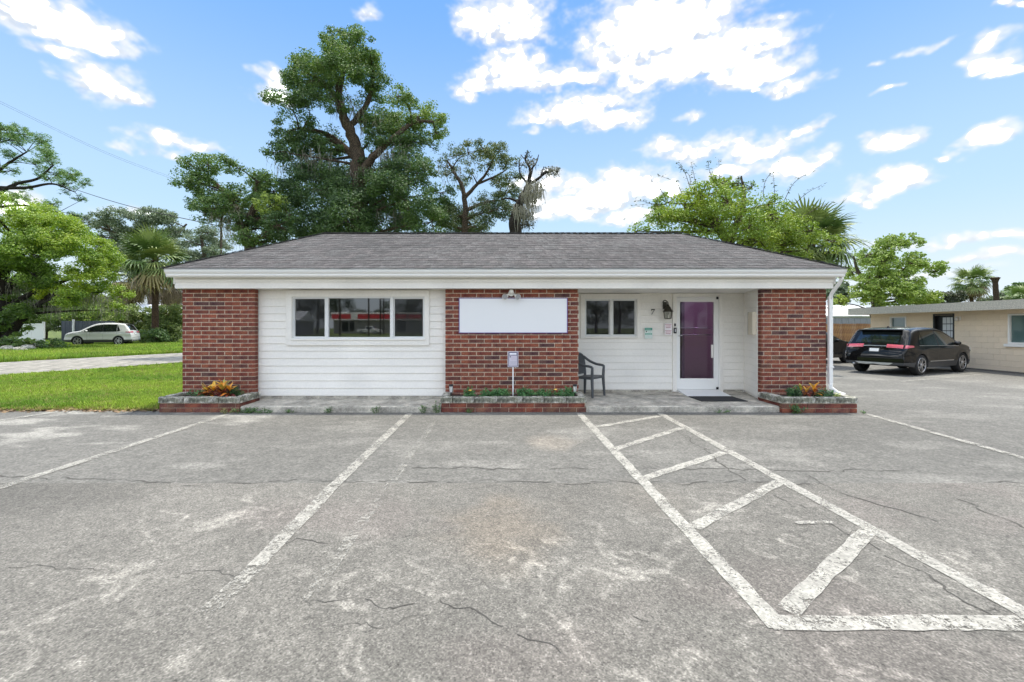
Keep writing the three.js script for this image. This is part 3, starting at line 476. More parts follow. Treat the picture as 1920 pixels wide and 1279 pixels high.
// windows
const paneMat = phys([0.42, 0.45, 0.45], 0.02, { transmission: 1, thickness: 0, ior: 2.4 });
const screenMat = std([0.02, 0.021, 0.022], 0.8, { transparent: true, opacity: 0.42 });
const sashMat = std([0.74, 0.74, 0.72], 0.5);
function windowUnit(label, hole, trim, d, splits, screens, blinds) {
  const g = partGroup(office, 'window'); g.userData.label = label;
  const zf = -d + 0.030, tz = -d - 0.02, t = trim;
  part(g, 'trim', merge([bu(t.x0, t.x1, hole.y1, t.y1 - 0.005, zf, tz), bu(t.x0, t.x1, t.y0, hole.y0 - 0.036, zf, tz), bu(t.x0, hole.x0, hole.y0 - 0.036, hole.y1, zf - 0.0015, tz), bu(hole.x1, t.x1, hole.y0 - 0.036, hole.y1, zf - 0.0015, tz)]), M.white);
  part(g, 'sill', rb(hole.x0 - 0.02, hole.x1 + 0.02, hole.y0 - 0.036, hole.y0 - 0.004, zf + 0.018, -d - 0.1, 0.006), M.white);
  const e = [hole.x0, ...splits, hole.x1];
  part(g, 'frame', merge([bx(hole.x0, hole.x1, hole.y1 - 0.025, hole.y1, -d - 0.005, -d - 0.08), bx(hole.x0, hole.x1, hole.y0 - 0.003, hole.y0 + 0.022, -d - 0.005, -d - 0.08), bx(hole.x0, hole.x0 + 0.025, hole.y0 + 0.022, hole.y1 - 0.025, -d - 0.006, -d - 0.08), bx(hole.x1 - 0.025, hole.x1, hole.y0 + 0.022, hole.y1 - 0.025, -d - 0.006, -d - 0.08)]), sashMat);
  for (const s of splits) part(g, 'mullion', rb(s - 0.034, s + 0.034, hole.y0 + 0.02, hole.y1 - 0.022, -d + 0.004, -d - 0.078, 0.008), sashMat);
  for (let i = 0; i < e.length - 1; i++) {
    const a = e[i] + (i ? 0.034 : 0.025), b = e[i + 1] - (i < e.length - 2 ? 0.034 : 0.025), y0 = hole.y0 + 0.022, y1 = hole.y1 - 0.025;
    const fixed = !screens[i], w = fixed ? 0.006 : 0.018, z0 = fixed ? -d - 0.02 : -d - 0.035;
    part(g, 'sash', merge([bx(a, b, y1 - w, y1, z0, z0 - 0.03), bx(a, b, y0, y0 + w, z0, z0 - 0.03), bx(a, a + w, y0 + w, y1 - w, z0 - 0.001, z0 - 0.03), bx(b - w, b, y0 + w, y1 - w, z0 - 0.001, z0 - 0.03)]), sashMat);
    const p = part(g, 'pane', bx(-(b - a) / 2 + w, (b - a) / 2 - w, y0 + w, y1 - w, -0.001, 0.001), paneMat); p.position.set((a + b) / 2, 0, z0 - 0.015);
    p.geometry = new THREE.PlaneGeometry(b - a - 2 * w, y1 - y0 - 2 * w); p.position.y = (y0 + y1) / 2;
    if (screens[i]) { const s = part(g, 'insect_screen', new THREE.PlaneGeometry(b - a - 2 * w, y1 - y0 - 2 * w), screenMat); s.position.set((a + b) / 2, (y0 + y1) / 2, z0 + 0.004); }
  }
  return g;
}
windowUnit('wide window of three panes reflecting the street', holeA, winA, DS, [-3.44, -2.145], [true, false, true]);
windowUnit('two pane window beside the entrance', holeB, winB, DD, [2.46], [true, true]);
// window furnishings seen dimly through the glass
part(office, 'window_shade', merge([bu(1.80, 2.10, 1.25, 2.2, -10.35, -10.36), bu(2.0, 3.1, 1.95, 2.2, -10.5, -10.51)]), std([0.35, 0.34, 0.33], 0.9));

// glass entrance door
{
  const g = partGroup(office, 'door'), x0 = 3.905, x1 = 4.816, y0 = 0.165, y1 = 2.19, d = DD; g.userData.label = 'white framed full glass entrance door';
  part(g, 'casing', merge([bu(door.x0, holeD.x0, FLOOR + 0.012, 2.275, -d + 0.032, -d - 0.1), bu(holeD.x1, door.x1, FLOOR + 0.012, 2.275, -d + 0.032, -d - 0.1), bu(holeD.x0, holeD.x1, 2.205, 2.275, -d + 0.0305, -d - 0.1)]), M.white);
  part(g, 'jamb', merge([bx(holeD.x0, x0 - 0.003, FLOOR + 0.03, 2.2, -d + 0.012, -d - 0.11), bx(x1 + 0.003, holeD.x1, FLOOR + 0.03, 2.2, -d + 0.012, -d - 0.11), bx(x0 - 0.003, x1 + 0.003, y1 + 0.003, 2.204, -d + 0.011, -d - 0.11)]), M.aluminium);
  part(g, 'threshold', bx(holeD.x0, holeD.x1, FLOOR, 0.16, -d + 0.02, -d - 0.1), M.aluminium);
  const gx0 = 3.97, gx1 = 4.716, gy0 = 0.395, gy1 = 2.105;
  part(g, 'leaf_frame', merge([bx(x0, gx0, y0, y1, -d - 0.005, -d - 0.05), bx(gx1, x1, y0, y1, -d - 0.005, -d - 0.05), bx(gx0, gx1, gy1, y1, -d - 0.006, -d - 0.05)]), M.aluminium);
  part(g, 'kick_rail', bx(gx0, gx1, y0, gy0, -d - 0.006, -d - 0.05), M.aluminium);
  const p = part(g, 'glass_pane', new THREE.PlaneGeometry(gx1 - gx0, gy1 - gy0), phys([0.55, 0.50, 0.56], 0.02, { transmission: 1, thickness: 0, ior: 1.5 })); p.position.set((gx0 + gx1) / 2, (gy0 + gy1) / 2, -d - 0.028);
  part(g, 'bead', merge([bx(gx0, gx1, gy1 - 0.012, gy1, -d - 0.004, -d - 0.03), bx(gx0, gx1, gy0, gy0 + 0.012, -d - 0.004, -d - 0.03)]), M.aluminium);
  part(g, 'push_bar', merge([tube([V(gx0 - 0.02, 1.365, -d - 0.09), V(gx1 + 0.02, 1.365, -d - 0.09)], 0.012, 8), tube([V(gx0 - 0.02, 1.365, -d - 0.09), V(gx0 - 0.02, 1.365, -d - 0.03)], 0.012, 8)]), M.chrome);
  part(g, 'push_bar', tube([V(gx0 - 0.02, 1.52, -d - 0.09), V(gx1 + 0.02, 1.52, -d - 0.09)], 0.010, 8), M.chrome);
  part(g, 'lever_handle', merge([tube([V(gx0 - 0.035, 1.35, -d - 0.01), V(gx0 - 0.035, 1.35, -d + 0.045), V(gx0 + 0.03, 1.35, -d + 0.05)], 0.009, 8)]), M.chrome);
  part(g, 'pull_plate', rb(gx1 - 0.055, gx1 - 0.006, 0.86, 1.15, -d - 0.002, -d - 0.024, 0.008), M.white);
  part(g, 'pivot', merge([rb(x1 - 0.05, x1 - 0.005, 2.15, 2.235, -d + 0.02, -d - 0.005, 0.006), rb(x1 - 0.05, x1 - 0.005, 0.165, 0.22, -d + 0.02, -d - 0.005, 0.006)]), M.black);
}
// inside the entrance: a purple lamp, a desk, a purple painted wall
part(office, 'partition', bu(4.40, 4.47, FLOOR + 0.02, 2.47, -10.9, -12.2), std([0.42, 0.32, 0.43], 0.8));
part(office, 'partition', bu(1.6, 4.40, FLOOR + 0.02, 2.47, -12.1, -12.2), std([0.22, 0.20, 0.22], 0.8));
{
  const l = thing('ceiling_lamp', 'small purple lamp glowing inside behind the glass door', 'lamp', [4.9, 2.30, -11.0]);
  part(l, 'fitting', rb(-0.1, 0.1, 0.13, 0.172, -0.1, 0.1, 0.01), M.white);
  const glow = std([0.5, 0.3, 0.5], 0.6, { emissive: lin(0.5, 0.25, 0.55), emissiveIntensity: 1.0 });
  part(l, 'bulb', new THREE.SphereGeometry(0.07, 16, 12).translate(0, 0.08, 0), glow);
  const p = new THREE.PointLight(lin(0.72, 0.36, 0.82), 0.28, 0, 2); p.position.set(4.85, 2.2, -10.9); p.castShadow = true; p.shadow.radius = 3; scene.add(p);
  const k = thing('reception_desk', 'dark reception desk with pale top seen through the glass door', 'desk', [3.6, FLOOR + 0.02, -11.35]);
  part(k, 'front_panel', bx(-0.7, 0.85, 0, 0.98, 0, -0.05), std([0.10, 0.07, 0.085], 0.6));
  part(k, 'desk_top', rb(-0.75, 0.9, 0.98, 1.02, 0.06, -0.55, 0.01), std([0.6, 0.58, 0.58], 0.4));
  part(k, 'side_panel', merge([bx(-0.7, -0.65, 0, 0.98, -0.051, -0.5), bx(0.8, 0.85, 0, 0.98, -0.051, -0.5)]), std([0.10, 0.07, 0.085], 0.6));
}

// ---------- planters ----------
function planter(label, x0, x1, dF, dB, seed, capCuts) {
  const R = rngOf(seed), o = thing('brick_planter', label, 'planter', [(x0 + x1) / 2, 0, -(dF + dB) / 2], 0, 'brick planters along the facade');
  const hx = (x1 - x0) / 2, hz = (dB - dF) / 2, L = (x) => x - (x0 + x1) / 2, top = 0.172;
  part(o, 'wall_core', merge([bu(-hx + 0.012, hx - 0.012, -0.03, top, hz - 0.012, hz - 0.10), bu(-hx + 0.012, -hx + 0.10, -0.03, top, hz - 0.10, -hz), bu(hx - 0.10, hx - 0.012, -0.03, top, hz - 0.10, -hz)]), M.mortar);
  part(o, 'soil', bu(-hx + 0.1, hx - 0.1, 0, 0.225, hz - 0.1, -hz), M.soil);
  for (let r = 0; r < 2; r++) {
    const y = 0.004 + r * 0.083, h = 0.0715;
    const lay = (a, b, along) => { for (let s = a - (r ? BL / 2 : 0); s < b - 0.01; s += BL) { const p = Math.max(a, s), q = Math.min(b, s + BL - 0.012); if (q - p < 0.03) continue; const m = along === 'x' ? bu(p, q, y, y + h, hz + (R() - .5) * 0.005, hz - 0.09) : bu(-0.045, 0.045, y, y + h, p, q); const b_ = part(o, 'brick', m, brickMats[[1, 3, 8, 10, 4, 3, 11][Math.floor(R() * 7)]]); if (along !== 'x') b_.position.x = along === 'l' ? -hx + 0.045 : hx - 0.045; } };
    lay(-hx, hx, 'x'); lay(-hz, hz - 0.10, 'l'); lay(-hz, hz - 0.10, 'r');
  }
  const stone = (a, b, z0, z1, ry = 0) => {                    // a cap of split-face stone
    const g = new THREE.BoxGeometry(b - a, 0.105, z1 - z0, Math.max(3, Math.round((b - a) / 0.035)), 4, Math.max(3, Math.round((z1 - z0) / 0.05))), p = g.attributes.position;
    for (let i = 0; i < p.count; i++) { const x = p.getX(i), y = p.getY(i), z = p.getZ(i), n = fbm(x * 14 + a * 9 + seed, y * 16 + 4, z * 14 + 9.3, 3) - 0.5; const ed = Math.max(Math.abs(y) / 0.0525, Math.abs(z) / ((z1 - z0) / 2)); p.setXYZ(i, x + (Math.abs(x) > (b - a) / 2 - 0.001 ? -Math.sign(x) * 0.004 : 0), y + n * 0.02 - (Math.abs(z) > (z1 - z0) / 2 - 0.001 && y > 0.04 ? 0.010 : 0), z + n * 0.045 * (z > 0 ? 1 : 0.4)); }
    g.computeVertexNormals(); const m = part(o, 'cap_stone', uvm(g), M.rock); m.position.set((a + b) / 2, 0.2275 + (R() - 0.5) * 0.008, (z0 + z1) / 2); m.rotation.y = ry + (R() - .5) * 0.012; return m;
  };
  let a = -hx - 0.02; for (const c of [...capCuts.map(L), hx + 0.02]) { stone(a, c - 0.006, hz - 0.125, hz + 0.012); a = c; }
  stone(-hx - 0.02, -hx + 0.12, -hz, hz - 0.13); stone(hx - 0.12, hx + 0.02, -hz, hz - 0.13);
  return o;
}
planter('brick planter with orange croton beside the lawn', -6.12, -4.68, 8.10, 8.785, 21, [-5.68, -5.05]);
planter('long brick planter under the blank white sign', -1.05, 1.555, 8.12, 8.785, 22, [-0.85, -0.46, -0.03, 0.42, 0.80, 1.2]);
planter('brick planter with croton beside the downspout', 5.05, 6.39, 8.06, 8.785, 23, [5.25, 5.65, 6.02]);

// ---------- trees and palms ----------
class Leaves {                                                // many small folded leaf faces joined into one crown
  constructor() { this.p = []; this.c = []; }
  leaf(x, y, z, nx, ny, nz, len, wid, r, g, b, R) {
    let a = R() * 6.283, tx = Math.cos(a), ty = (R() - 0.6) * 0.9, tz = Math.sin(a); let d = tx * nx + ty * ny + tz * nz; tx -= d * nx; ty -= d * ny; tz -= d * nz; let l = Math.hypot(tx, ty, tz) || 1; tx /= l; ty /= l; tz /= l;
    const bx_ = ny * tz - nz * ty, by = nz * tx - nx * tz, bz = nx * ty - ny * tx, h = len / 2, w = wid / 2, f = wid * 0.22;
    const A0 = x - tx * h, A1 = y - ty * h, A2 = z - tz * h, B0 = x + bx_ * w + nx * f, B1 = y + by * w + ny * f, B2 = z + bz * w + nz * f, C0 = x + tx * h, C1 = y + ty * h, C2 = z + tz * h, D0 = x - bx_ * w + nx * f, D1 = y - by * w + ny * f, D2 = z - bz * w + nz * f;
    this.p.push(A0, A1, A2, B0, B1, B2, C0, C1, C2, A0, A1, A2, C0, C1, C2, D0, D1, D2);
    for (let i = 0; i < 6; i++) this.c.push(r, g, b);
  }
  blade(pts, w, r, g, b) { for (let i = 0; i < pts.length - 1; i++) { const [a, c] = [pts[i], pts[i + 1]], w0 = w * (1 - i / (pts.length - 1)), w1 = w * (1 - (i + 1) / (pts.length - 1)); this.p.push(a.x - w0, a.y, a.z, a.x + w0, a.y, a.z, c.x + w1, c.y, c.z + w1, a.x - w0, a.y, a.z, c.x + w1, c.y, c.z + w1, c.x - w1, c.y, c.z - w1); for (let k = 0; k < 6; k++) this.c.push(r, g, b); } }
  build() { const g = flatGeo(this.p); g.setAttribute('color', new THREE.Float32BufferAttribute(this.c, 3)); return g; }
}
const leafMat = phys([1, 1, 1], 0.62, { vertexColors: true, transmission: 0.5, thickness: 0, specularIntensity: 0.8 });
const mossMat = phys([1, 1, 1], 0.95, { vertexColors: true, transmission: 0.25, thickness: 0 });

// clumps: [px, py, radius px, tone 0..1 (dark to yellow green), fill]; sightings at the tree's distance turned into metres round its own base
function tree(name, label, group, o) {
  const R = rngOf(o.seed), base = W(o.base, 614, o.d); base.y = 0;
  const root = thing(name, label, 'tree', [base.x, 0, base.z], 0, group), k = o.d / FOCAL, pal = o.pal;
  const at = (px, py, dz = 0) => W(px, py, o.d).sub(base).add(V(0, 0, dz));
  const L = new Leaves(), wood = [], twigs = [], deep = o.deep ?? 1.6;
  // trunk and main limbs
  const skel = [];
  for (const limb of o.limbs) { const pts = limb.map(([x, y, , dz]) => { const v = at(x, y, dz ?? 0); if (y > 1000) v.y = -0.3; return v; }), cp = curvePts(pts, Math.max(6, pts.length * 5)), rad = cp.map((_, i) => { const t = i / (cp.length - 1) * (limb.length - 1), a = Math.floor(t), b = Math.min(limb.length - 1, a + 1); return mix(limb[a][2], limb[b][2], t - a) * k; }); cp.forEach((p, i) => { if (i && i < cp.length - 1) { p.x += (R() - .5) * rad[i] * .5; p.z += (R() - .5) * rad[i] * .5; } skel.push([p, rad[i]]); }); wood.push(tube(cp, rad, 9)); }
  const trunkMat = o.bark ?? M.bark;
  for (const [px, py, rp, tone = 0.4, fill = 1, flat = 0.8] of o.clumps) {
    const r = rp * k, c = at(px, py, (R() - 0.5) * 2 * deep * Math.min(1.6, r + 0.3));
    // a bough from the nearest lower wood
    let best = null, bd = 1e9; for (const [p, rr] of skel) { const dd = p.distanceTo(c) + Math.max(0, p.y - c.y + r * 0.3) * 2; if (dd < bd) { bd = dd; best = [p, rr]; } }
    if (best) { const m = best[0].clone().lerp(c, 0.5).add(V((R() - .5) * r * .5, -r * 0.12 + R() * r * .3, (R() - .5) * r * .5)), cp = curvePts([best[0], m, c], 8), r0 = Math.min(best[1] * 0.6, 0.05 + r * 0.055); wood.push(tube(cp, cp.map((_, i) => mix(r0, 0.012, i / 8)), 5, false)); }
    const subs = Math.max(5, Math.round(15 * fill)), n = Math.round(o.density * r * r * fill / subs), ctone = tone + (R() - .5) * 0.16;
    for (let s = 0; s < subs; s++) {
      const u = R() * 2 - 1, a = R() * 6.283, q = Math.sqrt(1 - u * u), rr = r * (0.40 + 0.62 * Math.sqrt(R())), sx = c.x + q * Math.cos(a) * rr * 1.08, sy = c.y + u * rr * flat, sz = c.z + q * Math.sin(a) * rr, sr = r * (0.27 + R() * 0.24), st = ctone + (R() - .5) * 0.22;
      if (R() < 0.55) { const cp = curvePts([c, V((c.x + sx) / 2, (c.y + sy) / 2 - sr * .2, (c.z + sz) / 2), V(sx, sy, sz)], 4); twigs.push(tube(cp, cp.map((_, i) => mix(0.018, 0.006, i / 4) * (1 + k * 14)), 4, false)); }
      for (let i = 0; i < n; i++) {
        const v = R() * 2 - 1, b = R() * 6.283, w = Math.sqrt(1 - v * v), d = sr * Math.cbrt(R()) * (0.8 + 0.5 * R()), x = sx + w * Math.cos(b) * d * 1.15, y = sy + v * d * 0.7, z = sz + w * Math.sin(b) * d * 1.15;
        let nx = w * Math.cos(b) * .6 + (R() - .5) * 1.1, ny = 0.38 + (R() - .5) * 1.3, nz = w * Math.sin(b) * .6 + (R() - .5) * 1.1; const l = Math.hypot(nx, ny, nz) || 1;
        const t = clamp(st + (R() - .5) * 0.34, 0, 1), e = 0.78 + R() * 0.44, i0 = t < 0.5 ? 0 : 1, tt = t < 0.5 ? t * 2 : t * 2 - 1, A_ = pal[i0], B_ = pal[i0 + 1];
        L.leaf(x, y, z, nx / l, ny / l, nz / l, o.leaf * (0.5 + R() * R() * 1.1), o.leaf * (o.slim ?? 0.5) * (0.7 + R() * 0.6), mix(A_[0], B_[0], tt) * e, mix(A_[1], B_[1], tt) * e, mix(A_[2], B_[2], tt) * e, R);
      }
    }
  }
  part(root, 'trunk', merge(wood), trunkMat);
  if (twigs.length) part(root, 'twigs', merge(twigs), trunkMat).userData.kind = 'stuff';
  if (L.p.length) part(root, 'crown', L.build(), leafMat).userData.kind = 'stuff';
  if (o.moss) {                                               // hanging grey moss: [px, py, width px, drop px, strands]
    const S = new Leaves();
    for (const [px, py, wp, drop, n] of o.moss) for (let i = 0; i < n * 2.2; i++) { const p = at(px + (R() - .5) * wp, py + (R() - .5) * wp * 0.4, (R() - .5) * 2.4), len = drop * k * (0.2 + R() * R() * 1.4), c = 0.7 + R() * 0.6, pts = []; let x = p.x, z = p.z; for (let j = 0; j <= 4; j++) { pts.push(V(x, p.y - len * j / 4, z)); x += (R() - .5) * 0.16; z += (R() - .5) * 0.16; } S.blade(pts, 0.013 + k * 0.45 * R() * R(), 0.24 * c, 0.23 * c, 0.17 * c); }
    part(root, 'hanging_moss', S.build(), mossMat).userData.kind = 'stuff';
  }
  return root;
}
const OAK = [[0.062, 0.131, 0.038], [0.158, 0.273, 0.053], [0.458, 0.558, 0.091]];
const LIME = [[0.078, 0.161, 0.021], [0.245, 0.388, 0.031], [0.529, 0.624, 0.035]];
const PINE = [[0.060, 0.140, 0.042], [0.165, 0.308, 0.073], [0.360, 0.476, 0.104]];
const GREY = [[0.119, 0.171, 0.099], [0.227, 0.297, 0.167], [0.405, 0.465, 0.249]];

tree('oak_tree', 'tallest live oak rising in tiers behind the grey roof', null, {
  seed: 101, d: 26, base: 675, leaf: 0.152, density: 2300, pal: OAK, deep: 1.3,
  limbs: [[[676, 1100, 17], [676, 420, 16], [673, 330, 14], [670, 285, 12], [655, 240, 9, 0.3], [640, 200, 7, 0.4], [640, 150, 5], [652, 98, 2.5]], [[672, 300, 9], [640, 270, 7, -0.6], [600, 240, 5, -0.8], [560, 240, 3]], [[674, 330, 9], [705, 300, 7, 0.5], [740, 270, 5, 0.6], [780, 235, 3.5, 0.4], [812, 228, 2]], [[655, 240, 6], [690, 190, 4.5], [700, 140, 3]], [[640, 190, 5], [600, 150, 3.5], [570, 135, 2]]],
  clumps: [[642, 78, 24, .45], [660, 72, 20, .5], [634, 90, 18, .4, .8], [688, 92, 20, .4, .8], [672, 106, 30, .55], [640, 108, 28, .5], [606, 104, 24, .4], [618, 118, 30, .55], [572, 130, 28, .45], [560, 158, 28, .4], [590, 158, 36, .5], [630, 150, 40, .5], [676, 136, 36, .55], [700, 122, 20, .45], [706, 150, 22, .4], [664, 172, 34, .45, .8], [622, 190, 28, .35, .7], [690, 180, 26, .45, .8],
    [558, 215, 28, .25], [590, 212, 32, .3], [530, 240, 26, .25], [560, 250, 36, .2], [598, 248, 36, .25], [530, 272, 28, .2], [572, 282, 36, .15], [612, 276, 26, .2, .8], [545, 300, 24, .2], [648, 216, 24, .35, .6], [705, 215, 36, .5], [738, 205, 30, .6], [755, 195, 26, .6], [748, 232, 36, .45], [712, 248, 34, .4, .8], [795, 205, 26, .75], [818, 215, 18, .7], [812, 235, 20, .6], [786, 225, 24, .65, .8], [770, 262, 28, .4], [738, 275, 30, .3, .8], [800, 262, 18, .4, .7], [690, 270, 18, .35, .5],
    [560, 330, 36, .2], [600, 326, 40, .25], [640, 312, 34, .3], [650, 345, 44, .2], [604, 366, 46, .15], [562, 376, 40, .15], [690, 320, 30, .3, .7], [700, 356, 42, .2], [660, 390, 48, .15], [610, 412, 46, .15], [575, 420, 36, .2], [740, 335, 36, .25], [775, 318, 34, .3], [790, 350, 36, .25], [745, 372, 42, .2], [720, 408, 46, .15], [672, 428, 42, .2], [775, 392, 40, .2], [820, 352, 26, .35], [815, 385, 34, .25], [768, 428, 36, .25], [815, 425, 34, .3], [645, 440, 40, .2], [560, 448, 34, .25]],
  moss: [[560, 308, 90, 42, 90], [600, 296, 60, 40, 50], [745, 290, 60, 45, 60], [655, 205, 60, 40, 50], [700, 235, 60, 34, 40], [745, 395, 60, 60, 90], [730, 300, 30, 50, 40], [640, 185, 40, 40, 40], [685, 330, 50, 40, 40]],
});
tree('oak_tree', 'smaller two lobed oak left of the tallest oak', null, {
  seed: 102, d: 24, base: 470, leaf: 0.14, density: 2500, pal: OAK, deep: 1.2,
  limbs: [[[480, 1100, 11], [470, 470, 10], [455, 430, 8], [440, 390, 6], [410, 350, 4], [385, 330, 2]], [[458, 430, 6], [478, 380, 5], [482, 340, 3]], [[414, 450, 1.8], [416, 410, 2], [420, 385, 2]]],
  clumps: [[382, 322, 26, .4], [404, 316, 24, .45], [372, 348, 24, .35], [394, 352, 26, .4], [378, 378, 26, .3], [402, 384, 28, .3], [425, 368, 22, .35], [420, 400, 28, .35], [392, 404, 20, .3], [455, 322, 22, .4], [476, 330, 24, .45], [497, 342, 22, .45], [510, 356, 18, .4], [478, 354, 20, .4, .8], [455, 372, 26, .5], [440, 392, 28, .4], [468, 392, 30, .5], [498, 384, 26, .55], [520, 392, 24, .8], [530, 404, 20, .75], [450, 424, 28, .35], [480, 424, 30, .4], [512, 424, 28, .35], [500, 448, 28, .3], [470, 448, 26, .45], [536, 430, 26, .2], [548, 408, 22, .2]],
  moss: [[425, 412, 50, 34, 50], [455, 400, 60, 40, 60], [440, 440, 40, 30, 40]],
});
tree('oak_tree', 'thin crowned oak with open branches behind the roof ridge', null, {
  seed: 103, d: 27, base: 872, leaf: 0.12, density: 2500, pal: [[0.05, 0.09, 0.028], [0.125, 0.185, 0.045], [0.25, 0.27, 0.07]], deep: 1.4,
  limbs: [[[872, 1100, 7], [872, 430, 6], [872, 385, 5], [868, 355, 4], [850, 320, 2.5], [838, 300, 1.2]], [[872, 370, 4], [895, 345, 3], [915, 320, 2], [925, 295, 1]], [[895, 345, 2.5], [930, 330, 1.8], [950, 318, 1]], [[872, 395, 4], [910, 380, 3], [940, 375, 1.5]]],
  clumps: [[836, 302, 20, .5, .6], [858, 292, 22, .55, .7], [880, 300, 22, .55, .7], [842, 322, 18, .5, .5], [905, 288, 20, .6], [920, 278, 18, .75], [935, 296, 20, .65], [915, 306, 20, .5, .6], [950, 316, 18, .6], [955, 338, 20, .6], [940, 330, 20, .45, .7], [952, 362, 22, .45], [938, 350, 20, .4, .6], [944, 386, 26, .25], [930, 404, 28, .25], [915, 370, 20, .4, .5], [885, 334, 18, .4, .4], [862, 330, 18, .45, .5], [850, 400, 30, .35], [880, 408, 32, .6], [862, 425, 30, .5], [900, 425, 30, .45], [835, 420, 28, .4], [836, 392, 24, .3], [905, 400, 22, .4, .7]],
  moss: [[845, 325, 40, 20, 30], [880, 320, 40, 20, 20], [900, 385, 40, 30, 30]],
});
tree('mossy_snag', 'half dead leaning tree hung with grey moss above the ridge', null, {
  seed: 104, d: 25, base: 965, leaf: 0.14, density: 900, pal: [[0.045, 0.06, 0.035], [0.085, 0.105, 0.06], [0.13, 0.15, 0.08]], deep: 0.5, bark: M.darkBark,
  limbs: [[[964, 1100, 12], [964, 438, 12], [966, 410, 11], [972, 385, 8], [985, 358, 5], [992, 340, 4], [994, 318, 2.6], [985, 298, 1.4], [990, 284, 0.8]], [[990, 346, 3], [1008, 336, 2.6], [1022, 325, 2], [1040, 318, 1]], [[994, 320, 1.8], [1006, 304, 1.2], [1010, 290, 0.7]], [[990, 345, 2], [975, 325, 1.4], [974, 300, 0.8]], [[975, 380, 3], [955, 372, 2], [940, 374, 1]], [[988, 350, 1.4], [998, 322, 1], [1000, 296, 0.6]], [[1012, 334, 1.4], [1018, 318, 1], [1020, 312, .6]], [[985, 300, 1], [976, 290, .6]]],
  clumps: [[985, 296, 12, .4, .5], [1000, 298, 12, .4, .5], [976, 312, 12, .3, .5], [1036, 320, 14, .5, .9], [1022, 320, 10, .4, .7], [1045, 322, 8, .5, .8], [992, 420, 16, .2, .9], [990, 405, 12, .3, .8]],
  moss: [[1002, 352, 34, 50, 110], [990, 368, 30, 44, 90], [972, 395, 22, 44, 80], [1036, 326, 26, 14, 30], [990, 310, 30, 16, 30], [990, 400, 20, 34, 40]],
});
tree('fruit_tree', 'yellow green spreading tree with wispy shoots behind the roof', null, {
  seed: 105, d: 15.5, base: 1370, leaf: 0.097, density: 3500, slim: 0.55, pal: [[0.11, 0.21, 0.03], [0.27, 0.39, 0.03], [0.50, 0.57, 0.03]], deep: 1.2,
  limbs: [[[1370, 1100, 12], [1370, 480, 11], [1350, 430, 8], [1320, 390, 5], [1300, 350, 2.5]], [[1365, 450, 8], [1390, 400, 6], [1395, 360, 3], [1390, 330, 1.4]], [[1370, 470, 8], [1430, 440, 6], [1480, 430, 3]]],
  clumps: [[1205, 425, 22, .4, .6], [1225, 412, 26, .5, .8], [1240, 390, 26, .45, .8], [1255, 415, 34, .55], [1275, 395, 34, .65], [1262, 372, 22, .4, .6], [1300, 410, 38, .6], [1295, 375, 24, .5, .6], [1335, 395, 38, .55], [1330, 365, 28, .5, .7], [1345, 350, 20, .5, .6], [1372, 335, 20, .35, .7], [1388, 340, 18, .25, .7], [1360, 375, 30, .5], [1380, 400, 40, .4], [1400, 372, 24, .4, .6], [1412, 350, 16, .3, .4], [1330, 430, 36, .45], [1370, 440, 40, .35], [1415, 415, 34, .5], [1430, 440, 40, .65], [1400, 455, 40, .6], [1445, 410, 28, .7], [1465, 385, 18, .4, .7], [1470, 425, 36, .6], [1460, 460, 40, .5], [1490, 450, 36, .55], [1515, 435, 26, .55, .8], [1510, 470, 32, .5], [1540, 460, 22, .6, .7], [1545, 440, 16, .65, .6], [1440, 480, 34, .4], [1420, 392, 20, .5, .6], [1485, 400, 18, .5, .6]],
});
{ // the thin bare shoots above that tree, part of the same crown
  const t = scene.getObjectByName('fruit_tree'), R = rngOf(9), g = [], L = new Leaves(), d = 15.5;
  for (const [x0, y0, x1, y1] of [[1290, 370, 1245, 320], [1300, 360, 1280, 305], [1310, 360, 1300, 302], [1270, 390, 1195, 375], [1235, 405, 1172, 410], [1250, 390, 1205, 345], [1330, 350, 1310, 318], [1420, 380, 1440, 320], [1450, 390, 1445, 325], [1460, 380, 1500, 330], [1480, 395, 1545, 345], [1500, 410, 1580, 375], [1340, 350, 1330, 312], [1290, 355, 1262, 312], [1240, 400, 1180, 385], [1390, 350, 1402, 325]]) {
    const a = W(x0, y0, d).sub(t.position), b = W(x1, y1, d).sub(t.position), dz = (R() - .5) * 1.6, m = a.clone().lerp(b, .5).add(V((R() - .5) * .2, .12, dz * .5)); a.z += dz * .5; b.z += dz; const cp = curvePts([a, m, b], 8); g.push(tube(cp, cp.map((_, i) => mix(0.011, 0.004, i / 8)), 4, false));
    for (let i = 2; i <= 8; i++) for (let q = 0; q < 3; q++) { const c = 0.7 + R() * .6; L.leaf(cp[i].x + (R() - .5) * .16, cp[i].y + (R() - .5) * .16, cp[i].z + (R() - .5) * .16, R() - .5, .7, R() - .5, 0.09 + R() * .05, 0.05, 0.07 * c, 0.10 * c, 0.02 * c, R); }
  }
  part(t, 'bare_shoots', merge(g), M.bark).userData.kind = 'stuff'; part(t, 'shoot_leaves', L.build(), leafMat).userData.kind = 'stuff';
}
